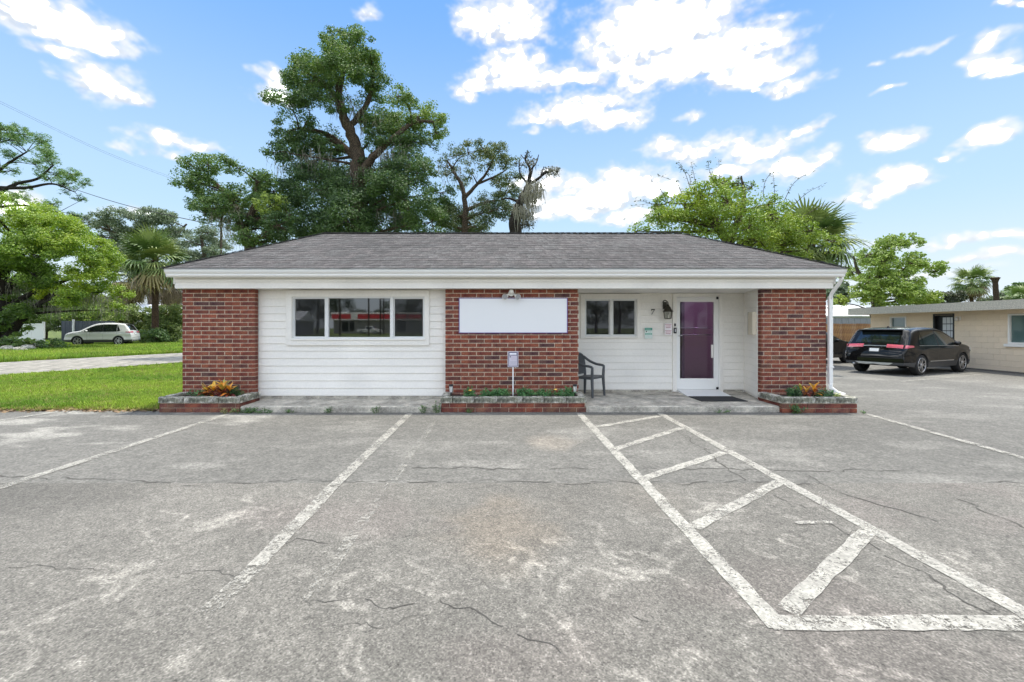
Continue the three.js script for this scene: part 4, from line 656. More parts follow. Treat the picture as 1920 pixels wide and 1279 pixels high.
tree('broadleaf_tree', 'bright green broadleaf tree behind the beige building', null, {
  seed: 106, d: 31, base: 1645, leaf: 0.18, density: 1500, slim: 0.62, pal: [[0.15, 0.26, 0.05], [0.31, 0.43, 0.07], [0.48, 0.56, 0.09]], deep: 1.3,
  limbs: [[[1640, 1100, 8], [1642, 570, 8], [1645, 530, 6], [1655, 490, 4], [1660, 460, 2]], [[1645, 540, 5], [1690, 510, 3.5], [1730, 500, 1.5]], [[1643, 545, 5], [1610, 510, 3], [1600, 480, 1.5]]],
  clumps: [[1655, 458, 18, .5], [1675, 456, 16, .5, .8], [1700, 458, 14, .45, .8], [1640, 470, 20, .55], [1665, 476, 22, .5], [1690, 474, 18, .5, .8], [1615, 480, 18, .4], [1632, 494, 22, .5], [1660, 500, 24, .5], [1690, 496, 20, .5], [1715, 486, 16, .45], [1738, 492, 14, .4], [1755, 500, 11, .35], [1725, 505, 16, .45, .8], [1612, 508, 20, .5], [1600, 530, 18, .55], [1630, 525, 24, .55], [1660, 528, 26, .45], [1690, 522, 20, .45], [1590, 552, 18, .7], [1575, 566, 14, .8], [1610, 556, 22, .65], [1640, 556, 26, .5], [1665, 560, 24, .5], [1690, 548, 18, .35], [1712, 555, 22, .8], [1735, 562, 18, .8], [1745, 510, 12, .35], [1725, 528, 12, .35, .7], [1750, 568, 12, .7]],
});
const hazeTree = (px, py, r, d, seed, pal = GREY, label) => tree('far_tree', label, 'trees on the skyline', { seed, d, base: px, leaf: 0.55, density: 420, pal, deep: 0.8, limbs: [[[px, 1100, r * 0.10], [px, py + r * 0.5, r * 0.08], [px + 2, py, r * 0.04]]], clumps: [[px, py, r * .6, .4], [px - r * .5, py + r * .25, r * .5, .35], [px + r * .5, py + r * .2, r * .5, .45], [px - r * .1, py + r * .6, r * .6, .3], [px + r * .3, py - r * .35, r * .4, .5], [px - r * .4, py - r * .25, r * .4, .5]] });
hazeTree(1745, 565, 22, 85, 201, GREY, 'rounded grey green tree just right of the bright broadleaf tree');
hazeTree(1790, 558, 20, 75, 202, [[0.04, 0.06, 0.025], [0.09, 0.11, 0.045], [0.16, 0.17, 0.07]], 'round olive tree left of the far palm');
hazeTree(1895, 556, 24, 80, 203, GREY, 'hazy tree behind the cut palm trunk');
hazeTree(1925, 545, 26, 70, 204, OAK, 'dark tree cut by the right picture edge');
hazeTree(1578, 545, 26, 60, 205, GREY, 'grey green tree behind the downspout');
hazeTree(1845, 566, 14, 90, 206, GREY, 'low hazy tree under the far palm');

// left side
tree('pine_tree', 'tall pine reaching in from the left picture edge', null, {
  seed: 107, d: 36, base: -25, leaf: 0.30, density: 1050, slim: 0.16, pal: PINE, deep: 1.6, bark: M.darkBark,
  limbs: [[[-25, 1100, 10], [-22, 500, 9], [-15, 380, 7], [-8, 300, 5], [0, 240, 2]], [[-15, 370, 4], [30, 345, 3], [70, 335, 2.2], [100, 310, 1.2]], [[-15, 352, 4], [50, 352, 2.6], [100, 345, 1.8], [140, 360, .9]], [[-10, 330, 3], [10, 310, 2.4], [50, 285, 1.2]], [[-12, 390, 3], [40, 385, 2], [110, 398, 1]]],
  clumps: [[8, 235, 16, .45], [25, 245, 16, .5], [45, 258, 16, .5], [65, 255, 14, .5], [78, 266, 12, .45], [10, 258, 16, .4], [30, 270, 16, .4, .8], [60, 276, 14, .4, .8], [12, 290, 16, .5], [40, 300, 16, .55, .9], [70, 295, 16, .5], [95, 290, 16, .55], [118, 304, 15, .5], [100, 315, 16, .6], [75, 318, 14, .6, .8], [130, 325, 14, .5], [146, 338, 11, .45], [120, 340, 14, .55], [95, 335, 12, .5, .8], [52, 320, 12, .5, .7], [20, 320, 14, .5, .7], [135, 368, 9, .3, .6], [110, 358, 9, .35, .5], [145, 372, 8, .3, .6], [20, 345, 14, .6, .8], [5, 365, 16, .6], [60, 385, 14, .7], [80, 378, 12, .6], [35, 372, 13, .6, .8], [100, 392, 14, .6], [118, 398, 10, .4]],
});
tree('shade_tree', 'spreading lime green tree hung with moss at the left edge', null, {
  seed: 108, d: 32, base: 8, leaf: 0.18, density: 2100, pal: LIME, deep: 1.7, bark: M.darkBark,
  limbs: [[[8, 1100, 16], [6, 640, 15], [4, 560, 13], [10, 500, 10], [30, 450, 6]], [[22, 1100, 9], [30, 640, 8, 0.6], [48, 612, 7, 0.6], [70, 585, 5, .5], [110, 540, 3]], [[8, 540, 8], [60, 500, 5], [110, 450, 3], [150, 430, 1.5]], [[8, 580, 7], [60, 550, 4], [140, 520, 2.5], [190, 500, 1.2]]],
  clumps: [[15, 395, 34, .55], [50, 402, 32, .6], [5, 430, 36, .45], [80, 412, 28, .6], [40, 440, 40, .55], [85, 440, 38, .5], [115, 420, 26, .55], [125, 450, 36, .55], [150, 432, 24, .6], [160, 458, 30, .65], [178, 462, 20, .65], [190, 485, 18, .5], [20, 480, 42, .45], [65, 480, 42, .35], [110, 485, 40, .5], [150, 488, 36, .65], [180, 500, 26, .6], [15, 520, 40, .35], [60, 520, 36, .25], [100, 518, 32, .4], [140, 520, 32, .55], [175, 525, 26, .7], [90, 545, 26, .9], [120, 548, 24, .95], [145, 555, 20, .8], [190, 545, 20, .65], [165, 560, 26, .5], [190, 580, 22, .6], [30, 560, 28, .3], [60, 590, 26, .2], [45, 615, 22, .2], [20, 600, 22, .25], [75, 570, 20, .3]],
  moss: [[140, 550, 34, 60, 90], [195, 558, 40, 46, 70], [80, 568, 30, 44, 50], [20, 540, 30, 50, 40], [120, 575, 20, 40, 30], [60, 525, 40, 40, 40], [215, 580, 18, 30, 30]],
});
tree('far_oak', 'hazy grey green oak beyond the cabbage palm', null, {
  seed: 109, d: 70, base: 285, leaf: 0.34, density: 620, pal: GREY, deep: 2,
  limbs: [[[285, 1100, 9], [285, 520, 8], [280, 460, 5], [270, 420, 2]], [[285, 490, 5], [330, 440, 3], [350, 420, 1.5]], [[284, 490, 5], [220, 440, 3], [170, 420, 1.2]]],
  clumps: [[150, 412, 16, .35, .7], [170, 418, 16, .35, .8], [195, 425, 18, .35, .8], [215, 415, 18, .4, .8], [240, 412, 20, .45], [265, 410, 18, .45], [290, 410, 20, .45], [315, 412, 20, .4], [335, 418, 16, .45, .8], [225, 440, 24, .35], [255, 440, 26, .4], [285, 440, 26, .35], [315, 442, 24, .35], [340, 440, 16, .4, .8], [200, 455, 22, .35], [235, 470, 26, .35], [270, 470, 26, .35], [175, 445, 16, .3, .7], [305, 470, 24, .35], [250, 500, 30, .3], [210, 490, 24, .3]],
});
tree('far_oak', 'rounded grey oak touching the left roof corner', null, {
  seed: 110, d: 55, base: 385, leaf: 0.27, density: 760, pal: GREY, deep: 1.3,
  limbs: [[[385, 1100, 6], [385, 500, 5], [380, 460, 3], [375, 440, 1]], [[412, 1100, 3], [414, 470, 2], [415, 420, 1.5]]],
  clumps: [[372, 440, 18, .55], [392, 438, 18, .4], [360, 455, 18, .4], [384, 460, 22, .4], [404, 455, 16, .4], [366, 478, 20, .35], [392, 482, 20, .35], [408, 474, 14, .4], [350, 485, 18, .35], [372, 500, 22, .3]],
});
const hedge = (label, px0, px1, py0, py1, d, seed, pal, name = 'hedge_shrub') => { const cl = [], R = rngOf(seed), s = 15; for (let x = px0; x <= px1; x += s) for (let y = py0; y <= py1; y += s) cl.push([x + (R() - .5) * 10, y + (R() - .5) * 8 + Math.abs((x - px0) / (px1 - px0) - .5) * 14 * R(), 15 + R() * 6, .45 + (R() - .5) * .4]); return tree(name, label, 'shrubs beyond the street', { seed, d, base: (px0 + px1) / 2, leaf: 0.24, density: 900, pal, deep: 1, limbs: [[[(px0 + px1) / 2, 1100, 2], [(px0 + px1) / 2, (py0 + py1) / 2, 1]]], clumps: cl }); };
hedge('tall light green shrub between the palm and the brick corner', 300, 338, 585, 630, 44, 301, [[0.10, 0.15, 0.03], [0.24, 0.32, 0.06], [0.45, 0.5, 0.14]]);
hedge('wide light green shrub behind the white car', 235, 280, 585, 625, 47, 302, [[0.10, 0.15, 0.03], [0.24, 0.32, 0.06], [0.45, 0.5, 0.14]]);
hedge('sunlit shrubs behind the dark fence', 95, 215, 578, 600, 50, 303, LIME);
hedge('low dark green shrub at the palm foot', 268, 298, 630, 642, 41, 304, OAK);
hedge('dark low bush by the garden stones', 25, 70, 645, 655, 30, 305, OAK);
hedge('broad green thicket closing the view under the lime tree', -40, 215, 560, 612, 58, 307, [[0.07, 0.12, 0.03], [0.16, 0.24, 0.05], [0.3, 0.36, 0.09]]);
hedge('dark green thicket at the left edge', -30, 30, 590, 620, 46, 306, OAK);

// ---------- palms ----------
function fan(seed, len, droop, spread = 2.0) {                // one fan frond: stalk and blades, root at the origin, growing along +x
  const R = rngOf(seed), L = new Leaves(), stalk = len * 0.5, pos = [];
  const ys = (s) => -droop * s * s * 0.35;
  for (let i = 0; i < 4; i++) { const a = stalk * i / 4, b = stalk * (i + 1) / 4, w = 0.025; pos.push(a, ys(a / len), -w, b, ys(b / len), -w, b, ys(b / len), w, a, ys(a / len), -w, b, ys(b / len), w, a, ys(a / len), w); }
  const n = 22;
  for (let i = 0; i < n; i++) {
    const f = i / (n - 1) * 2 - 1, ang = f * spread, l = len * (0.62 - 0.16 * f * f) * (0.9 + R() * 0.2), x0 = stalk + 0.05, y0 = ys(stalk / len), w = len * 0.026, c = Math.cos(ang), s = Math.sin(ang), fold = 0.10 * (i % 2 ? 1 : -1) * w;
    const P = (t) => [x0 + c * l * t * (1 - 0.12 * t * droop), y0 + 0.10 * l * t * (1 - f * f) - droop * l * 0.65 * Math.pow(t, 2.3) * (0.7 + 0.5 * R()), s * l * t];
    const p0 = [x0, y0, 0], p1 = P(0.45), p2 = P(0.8), p3 = P(1), nx = -s, nz = c;
    const q = (p, ww) => [[p[0] + nx * ww, p[1] + fold, p[2] + nz * ww], [p[0] - nx * ww, p[1] - fold, p[2] - nz * ww]], A = q(p0, w * .3), B_ = q(p1, w), C_ = q(p2, w * .6);
    for (const t of [[A[0], B_[0], B_[1]], [A[0], B_[1], A[1]], [B_[0], C_[0], C_[1]], [B_[0], C_[1], B_[1]], [C_[0], p3, C_[1]]]) for (const v of t) pos.push(...v);
  }
  return flatGeo(pos);
}
const palmMats = [[0.11, 0.19, 0.045], [0.16, 0.24, 0.055], [0.24, 0.30, 0.08], [0.40, 0.32, 0.13], [0.28, 0.21, 0.12]].map((c) => phys(c, 0.55, { transmission: 0.22, thickness: 0 }));
function palm(name, label, x, d, crownY, len, o = {}) {
  const R = rngOf(o.seed ?? 1), root = thing(name, label, 'palm tree', [x, 0, -d], 0, o.group), tr = o.r ?? 0.17, lean = o.lean ?? 0;
  const pts = [V(0, -0.2, 0), V(lean * .3, crownY * .35, 0), V(lean * .8, crownY * .75, 0), V(lean, crownY, 0)], cp = curvePts(pts, 24); part(root, 'trunk', tube(cp, cp.map((_, i) => tr * (1.15 - 0.25 * i / 24) * (1 + 0.05 * (i % 2))), 10), M.palmBark);
  if (o.boots) { const b = []; for (let i = 0; i < 40; i++) { const a = i * 2.4, y = crownY - R() * o.boots, q = bx(0, 0.22, 0, 0.05, -0.035, 0.035); q.rotateZ(0.9); q.rotateY(a); q.translate(lean + Math.cos(a) * tr * .8, y, -Math.sin(a) * tr * .8); b.push(q); } part(root, 'leaf_boots', merge(b), M.palmBark).userData.kind = 'stuff'; }
  const G = [0, 1, 2, 3, 4].map((k) => fan((o.seed ?? 1) * 7 + k, 1, [0.35, 0.6, 0.85, 1.1, 1.5][k], 1.9));
  const n = o.n ?? 38;
  for (let i = 0; i < n; i++) {
    const t = i / n, elev = mix(1.35, o.low ?? -0.85, Math.pow(t, 0.85)) + (R() - .5) * 0.25, az = i * 2.399 + (R() - .5) * 0.5, dead = t > (o.dead ?? 0.82);
    const m = part(root, 'frond', G[clamp(Math.floor(t * 4 + R() * 1.2), 0, 4)], palmMats[dead ? 3 + (R() < .5 ? 1 : 0) : Math.floor(R() * 3)]);
    m.position.set(lean, crownY - 0.15 * t, 0); m.rotation.order = 'YZX'; m.rotation.set((R() - .5) * 0.5, az, elev); const s = len * (0.85 + R() * 0.3); m.scale.setScalar(s);
  }
  return root;
}
const pl = W(291, 486, 42); palm('cabbage_palm', 'cabbage palm with a bare reddish trunk beside the white car', pl.x, 42, pl.y - 0.1, 2.75, { seed: 3, r: 0.25, n: 54, boots: 1.2, dead: 0.8, low: -0.8 });
const pt1 = W(245, 520, 52); palm('cabbage_palm', 'shaggy palm with hanging dead fronds left behind the cabbage palm', pt1.x, 52, pt1.y, 2.6, { seed: 4, r: 0.25, n: 46, dead: 0.45, low: -1.45 });
const pt2 = W(322, 530, 52); palm('cabbage_palm', 'shaggy palm with hanging dead fronds near the brick corner', pt2.x, 52, pt2.y, 2.6, { seed: 5, r: 0.25, n: 46, dead: 0.45, low: -1.45 });
const pr = W(1520, 452, 18.5); palm('cabbage_palm', 'cabbage palm with dark fronds behind the right roof slope', pr.x, 18.5, pr.y, 1.55, { seed: 6, r: 0.18, n: 64, dead: 0.9, low: -1.2 });
const pf = W(1822, 528, 80); palm('cabbage_palm', 'far slender palm against the sky above the beige roof', pf.x, 80, pf.y, 2.9, { seed: 7, r: 0.26, n: 44, dead: 0.7, low: -1.1 });
{ const s = W(1866, 520, 62), h = s.y, r = thing('palm_stump', 'tall headless palm trunk standing above the beige roof', 'palm trunk', [s.x, 0, s.z]); const cp = curvePts([V(.45, -.2, 0), V(.25, h * .5, 0), V(0.05, h * .85, 0), V(0, h, 0)], 16); part(r, 'trunk', tube(cp, cp.map((_, i) => 0.34 - 0.005 * i + (i > 13 ? 0.10 : 0) + 0.02 * (i % 2)), 9), std([0.16, 0.11, 0.09], .95, { map: T.bark })); const b = []; for (let i = 0; i < 14; i++) { const a = i * 2.4, q = bx(0, .3, 0, .16, -.06, .06); q.rotateZ(1.1); q.rotateY(a); q.translate(Math.cos(a) * .4, h - .35, -Math.sin(a) * .4); b.push(q); } part(r, 'leaf_boots', merge(b), M.palmBark).userData.kind = 'stuff'; }
{ const s = W(1900, 560, 66); palm('cabbage_palm', 'short bushy palm at the right edge above the beige roof', s.x + 1.5, 66, s.y, 2.4, { seed: 8, r: 0.25, n: 40, dead: .7, low: -1.2 }); }

// ---------- cars ----------
const carGlass = phys([0.012, 0.016, 0.016], 0.06, { clearcoat: 1, clearcoatRoughness: 0.02 });
const tailRed = phys([0.55, 0.10, 0.14], 0.18, { clearcoat: 1 });
const cladding = std([0.045, 0.046, 0.048], 0.6);
const tyreMat = std([0.016, 0.016, 0.017], 0.85), alloy = std([0.62, 0.62, 0.63], 0.3, { metalness: 0.9 });
function wheelGeo(r, w) {
  const tyre = new THREE.LatheGeometry([[r * .66, -w / 2], [r * .90, -w / 2], [r * .985, -w * .40], [r, -w * .2], [r, w * .2], [r * .985, w * .40], [r * .90, w / 2], [r * .66, w / 2]].map(([a, b]) => new THREE.Vector2(a, b)), 36); tyre.rotateX(Math.PI / 2);
  const sp = []; const rimRing = new THREE.TorusGeometry(r * .67, r * .035, 8, 36); rimRing.translate(0, 0, w * .47); sp.push(rimRing);
  for (let i = 0; i < 5; i++) for (const s of [-1, 1]) { const a = i / 5 * 6.283 + s * 0.17, q = bx(r * .10, r * .66, -r * .035, r * .035, -0.012, 0.012); q.rotateZ(a + s * 0.04); q.translate(0, 0, w * .44); sp.push(q); }
  sp.push(new THREE.CylinderGeometry(r * .15, r * .17, 0.04, 20).rotateX(Math.PI / 2).translate(0, 0, w * .45));
  const disc = new THREE.CylinderGeometry(r * .66, r * .66, w * .5, 28).rotateX(Math.PI / 2);
  return { tyre, rim: merge(sp), disc };
}
const WG = wheelGeo(0.37, 0.235);
// a body from its side outline: top chain and sill, widened by plan and tumblehome
function makeCar(name, label, s) {
  const root = thing(name, label, 'car', s.at, s.turn), top = s.top, X0 = top[0][0], X1 = top[top.length - 1][0];
  const ip = (ch, x) => { for (let i = 0; i < ch.length - 1; i++) if (x <= ch[i + 1][0] + 1e-9) { const [a, b] = ch[i], [c, d] = ch[i + 1]; return c - a < 1e-6 ? Math.max(b, d) : mix(b, d, clamp((x - a) / (c - a), 0, 1)); } return ch[ch.length - 1][1]; };
  const topS = new THREE.CatmullRomCurve3(top.map(([x, y]) => V(x, y, 0)), false, 'catmullrom', 0.35).getPoints(220).map((p) => [clamp(p.x, X0, X1), p.y]);
  for (let i = 1; i < topS.length; i++) if (topS[i][0] < topS[i - 1][0]) topS[i][0] = topS[i - 1][0];
  const topY = (x) => ip(topS, x), arch = 0.425;
  const botY = (x) => { let y = s.sill + 0.10 * sm(0.75, 0, x - X0) + 0.06 * sm(0.6, 0, X1 - x); for (const c of s.axles) { const d = Math.abs(x - c); if (d < arch) y = Math.max(y, 0.34 + Math.sqrt(arch * arch - d * d) * 1.0); } return y; };
  const dEdge = (x, y) => { let m = 9; for (let i = 0; i < topS.length - 1; i++) { const [a, b] = topS[i], [c, d] = topS[i + 1], l2 = (c - a) ** 2 + (d - b) ** 2 || 1e-9, t = clamp(((x - a) * (c - a) + (y - b) * (d - b)) / l2, 0, 1), q = (x - a - t * (c - a)) ** 2 + (y - b - t * (d - b)) ** 2; if (q < m) m = q; } return Math.sqrt(m); };
  const HW = s.width / 2, belt = s.belt;
  const zAt = (x, y) => {
    const e0 = clamp((0.75 - (x - X0)) / 0.75, 0, 1), e1 = clamp((0.9 - (X1 - x)) / 0.9, 0, 1);
    let z = HW * (1 - 0.10 * e0 * e0 - 0.17 * e1 * e1 * e1);
    if (y < 0.6) z *= 1 - 0.05 * ((0.6 - y) / 0.35) ** 2;
    z += 0.018 * Math.exp(-(((y - belt + 0.16) / 0.09) ** 2)) - 0.012 * Math.exp(-(((y - 0.66) / 0.12) ** 2));
    if (y > belt) z -= (y - belt) * s.tumble;
    for (const c of s.axles) { const d = Math.hypot(x - c, (y - 0.36)); z += 0.014 * sm(0.58, 0.44, d); }
    const d = dEdge(x, y), r = 0.085; if (d < r) z -= r * (1 - Math.sqrt(1 - (1 - d / r) ** 2)) * 0.9;
    return z;
  };
  const xs = []; for (let i = 0; i <= 130; i++) { const t = i / 130; xs.push(mix(X0, X1, t + 0.06 * -Math.sin(t * 6.283) / 1)); } xs[0] = X0; xs[130] = X1;
  const bp = [], cp = [], MID = s.clad ?? 0.46;
  const quad = (list, a, b, c, d) => list.push(...a, ...b, ...c, ...a, ...c, ...d);
  for (let i = 0; i < 130; i++) {
    const xa = xs[i], xb = xs[i + 1], ya0 = botY(xa), yb0 = botY(xb), ya1 = topY(xa), yb1 = topY(xb), ma = clamp(MID, ya0, ya1), mb = clamp(MID, yb0, yb1);
    for (const sgn of [1, -1]) {
      const P = (x, y) => [x, y, sgn * zAt(x, y)];
      for (let k = 0; k < 3; k++) { const u = k / 3, v = (k + 1) / 3; if (ma - ya0 > 1e-4 || mb - yb0 > 1e-4) { const q = [P(xa, mix(ya0, ma, u)), P(xb, mix(yb0, mb, u)), P(xb, mix(yb0, mb, v)), P(xa, mix(ya0, ma, v))]; sgn > 0 ? quad(cp, ...q) : quad(cp, q[3], q[2], q[1], q[0]); } }
      for (let k = 0; k < 16; k++) { const u = 1 - (1 - k / 16) ** 1.5, v = 1 - (1 - (k + 1) / 16) ** 1.5, q = [P(xa, mix(ma, ya1, u)), P(xb, mix(mb, yb1, u)), P(xb, mix(mb, yb1, v)), P(xa, mix(ma, ya1, v))]; sgn > 0 ? quad(bp, ...q) : quad(bp, q[3], q[2], q[1], q[0]); }
    }
    const za = zAt(xa, ya1), zb = zAt(xb, yb1), ba = zAt(xa, ya0), bb = zAt(xb, yb0);
    for (let k = 0; k < 12; k++) { const w0 = k / 6 - 1, w1 = (k + 1) / 6 - 1, cr = (w) => 0.028 * (1 - w * w); quad(bp, [xa, ya1 + cr(w0), za * w0], [xa, ya1 + cr(w1), za * w1], [xb, yb1 + cr(w1), zb * w1], [xb, yb1 + cr(w0), zb * w0]); }
    quad(cp, [xa, ya0, -ba], [xb, yb0, -bb], [xb, yb0, bb], [xa, ya0, ba]);
  }
  // end caps
  for (const [x, f] of [[X0, 1], [X1, -1]]) for (let k = 0; k < 6; k++) { const y0 = mix(botY(x), topY(x), k / 6), y1 = mix(botY(x), topY(x), (k + 1) / 6), a = zAt(x, y0), b = zAt(x, y1), q = [[x, y0, -a], [x, y0, a], [x, y1, b], [x, y1, -b]]; (y1 < MID + 0.02 ? cp : bp).push(...(f > 0 ? [...q[0], ...q[1], ...q[2], ...q[0], ...q[2], ...q[3]] : [...q[0], ...q[2], ...q[1], ...q[0], ...q[3], ...q[2]])); }
  const smooth = (pos) => { const g = flatGeo(pos), p = g.attributes.position, n = g.attributes.normal, map = new Map(), key = (i) => Math.round(p.getX(i) * 2000) + ',' + Math.round(p.getY(i) * 2000) + ',' + Math.round(p.getZ(i) * 2000); for (let i = 0; i < p.count; i++) { const k = key(i); let e = map.get(k); if (!e) map.set(k, e = []); e.push(i); } const out = new Float32Array(n.count * 3), a = new THREE.Vector3(), b = new THREE.Vector3(); for (const e of map.values()) for (const i of e) { a.fromBufferAttribute(n, i); const t = new THREE.Vector3(); for (const j of e) { b.fromBufferAttribute(n, j); if (a.dot(b) > 0.5) t.add(b); } t.normalize(); out[i * 3] = t.x; out[i * 3 + 1] = t.y; out[i * 3 + 2] = t.z; } g.setAttribute('normal', new THREE.BufferAttribute(out, 3)); return g; };
  part(root, 'body', smooth(bp), s.paint); part(root, 'lower_cladding', smooth(cp), s.cladMat ?? cladding);
  // patches that follow the side (x, y) or the top chain
  const side = (n, x0, x1, lo, hi, mat, off = 0.006, sgns = [1, -1]) => { for (const sg of sgns) { const pos = [], N = 14, Mm = 6; for (let i = 0; i < N; i++) for (let k = 0; k < Mm; k++) { const P = (ii, kk) => { const x = mix(x0, x1, ii / N), l = typeof lo === 'function' ? lo(x) : lo, h = typeof hi === 'function' ? hi(x) : hi, y = mix(l, Math.max(l + 0.001, h), kk / Mm); return [x, y, sg * (zAt(x, y) + off)]; }; const q = [P(i, k), P(i + 1, k), P(i + 1, k + 1), P(i, k + 1)]; sg > 0 ? quad(pos, ...q) : quad(pos, q[3], q[2], q[1], q[0]); } part(root, n, smooth(pos), mat); } };
  const over = (n, i0, i1, w0, w1, mat, off = 0.008) => { const pos = [], N = 14, K = 8; const P = (a, w) => { const f = mix(i0, i1, a) * 220, i = clamp(Math.floor(f), 0, 219), t = f - i, x = mix(topS[i][0], topS[i + 1][0], t), y = mix(topS[i][1], topS[i + 1][1], t), dx = topS[Math.min(220, i + 3)][0] - topS[Math.max(0, i - 3)][0], dy = topS[Math.min(220, i + 3)][1] - topS[Math.max(0, i - 3)][1], l = Math.hypot(dx, dy) || 1; return [x - dy / l * off, y + dx / l * off + 0.028 * (1 - w * w), zAt(x, y) * w]; }; for (let a = 0; a < N; a++) for (let k = 0; k < K; k++) { const u = mix(w0, w1, k / K), v = mix(w0, w1, (k + 1) / K); quad(pos, P(a / N, u), P(a / N, v), P((a + 1) / N, v), P((a + 1) / N, u)); } part(root, n, smooth(pos), mat); };
  const chainAt = (x) => { for (let i = 0; i < 220; i++) if (topS[i + 1][0] >= x) return i / 220; return 1; }, chainUp = (y) => { for (let i = 0; i < 220; i++) if (topS[i + 1][1] >= y) return i / 220; return 1; };
  for (const c of s.axles) for (const sg of [1, -1]) { const w = partGroup(root, 'wheel', [c, 0.37 - 0.004, sg * (HW - 0.13)]); if (sg < 0) w.rotation.y = Math.PI; part(w, 'tyre', WG.tyre, tyreMat); part(w, 'rim', WG.rim, alloy); part(w, 'brake_disc', WG.disc, M.black); }
  s.detail?.({ root, side, over, topY, zAt, HW, chainAt, chainUp, X0, X1 });
  return root;
}
const suvTop = [[0, 0.62], [0.01, 0.74], [0.045, 0.86], [0.09, 1.0], [0.15, 1.09], [0.34, 1.36], [0.47, 1.53], [0.56, 1.595], [0.9, 1.64], [1.5, 1.675], [2.1, 1.665], [2.55, 1.605], [2.95, 1.46], [3.35, 1.25], [3.68, 1.095], [4.05, 1.04], [4.4, 0.965], [4.6, 0.88], [4.70, 0.75], [4.74, 0.62]];
function suvDetail(rim) { return ({ root, side, over, topY, zAt, chainAt, chainUp }) => {
  const hi = (x) => Math.min(topY(x) - 0.085, 1.565), lo = (x) => 1.055 - 0.015 * (x - 1);
  side('side_window', 0.80, 1.02, (x) => lo(x) + 0.02 + 0.25 * Math.max(0, 0.93 - x), (x) => Math.min(hi(x), lo(x) + 0.10 + (x - 0.80) * 1.9) - 0.02, carGlass);
  side('side_window', 1.05, 1.98, lo, hi, carGlass); side('side_window', 2.05, 3.30, lo, (x) => Math.min(hi(x), topY(x) - 0.12), carGlass);
  side('window_trim', 0.74, 3.42, (x) => lo(x) - 0.020, (x) => lo(x) - 0.004, s_trim, 0.008);
  side('pillar', 1.98, 2.05, lo, hi, M.black, 0.005);
  for (const x of [1.03, 2.02, 3.12]) side('door_seam', x - 0.004, x + 0.004, x < 1.2 ? 0.86 : 0.42, x > 3 ? 0.98 : 1.03, M.black, 0.003);
  side('door_seam', 1.1, 3.1, 0.415, 0.422, M.black, 0.003);
  side('sill_strip', 1.45, 3.1, 0.47, 0.50, alloy, 0.008);
  for (const x of [1.2, 2.2]) side('door_handle', x, x + 0.2, 0.93, 0.962, rim, 0.03);
  over('rear_window', chainUp(1.12), chainUp(1.50), -0.80, 0.80, carGlass); over('windshield', chainAt(2.62), chainAt(3.62), -0.86, 0.86, carGlass);
  over('rear_light', chainUp(0.955), chainUp(1.065), 0.42, 0.995, tailRed, 0.014); over('rear_light', chainUp(0.955), chainUp(1.065), -0.995, -0.42, tailRed, 0.014);
  side('rear_light', 0.08, 0.42, (x) => 0.955 + (x - .08) * 0.10, (x) => 1.065 - (x - .08) * 0.06, tailRed, 0.010);
  over('tailgate_trim', chainUp(0.99), chainUp(1.012), -0.42, 0.42, alloy, 0.016);
  over('number_plate_recess', chainUp(0.78), chainUp(0.92), -0.22, 0.22, M.black, 0.006); over('number_plate', chainUp(0.80), chainUp(0.905), -0.17, 0.17, std([0.75, 0.75, 0.74], 0.5), 0.012);
  part(root, 'spoiler', rb(0.30, 0.62, 1.575, 1.615, -0.60, 0.60, 0.018), M.black);
  part(root, 'rear_wiper', rb(0.21, 0.235, 1.20, 1.23, -0.12, 0.22, 0.008), M.black);
  part(root, 'skid_plate', prismX([[-0.55, 0.44], [0.55, 0.44], [0.45, 0.37], [0.2, 0.36], [0, 0.39], [-0.2, 0.36], [-0.45, 0.37]].map(([z, y]) => [z, y]), -0.012, 0.03), alloy);
  part(root, 'exhaust', tube([V(0.0, 0.35, -0.6), V(0.3, 0.35, -0.6)], 0.04, 10), alloy); 
  for (const sg of [1, -1]) { const m = new THREE.SphereGeometry(0.12, 16, 12); m.scale(0.75, 0.62, 0.9); m.translate(3.12, 1.10, sg * 1.03); part(root, 'wing_mirror', merge([m, bx(3.08, 3.16, 1.04, 1.08, sg * 0.90, sg * 0.98)]), rim); }
  side('headlight', 4.2, 4.58, (x) => topY(x) - 0.16, (x) => topY(x) - 0.06, phys([0.7, 0.7, 0.7], 0.1, { clearcoat: 1 }), 0.008);
  part(root, 'antenna_fin', prismX([[-0.015, 1.64], [0.015, 1.64], [0.004, 1.72], [-0.004, 1.72]], 0.86, 0.98), M.black);
}; }
const s_trim = alloy;
const blackPaint = phys([0.004, 0.004, 0.0045], 0.35, { specularIntensity: 0.1, clearcoat: 0.75, clearcoatRoughness: 0.02 }), whitePaint = phys([0.70, 0.69, 0.66], 0.35, { clearcoat: 1, clearcoatRoughness: 0.05 });
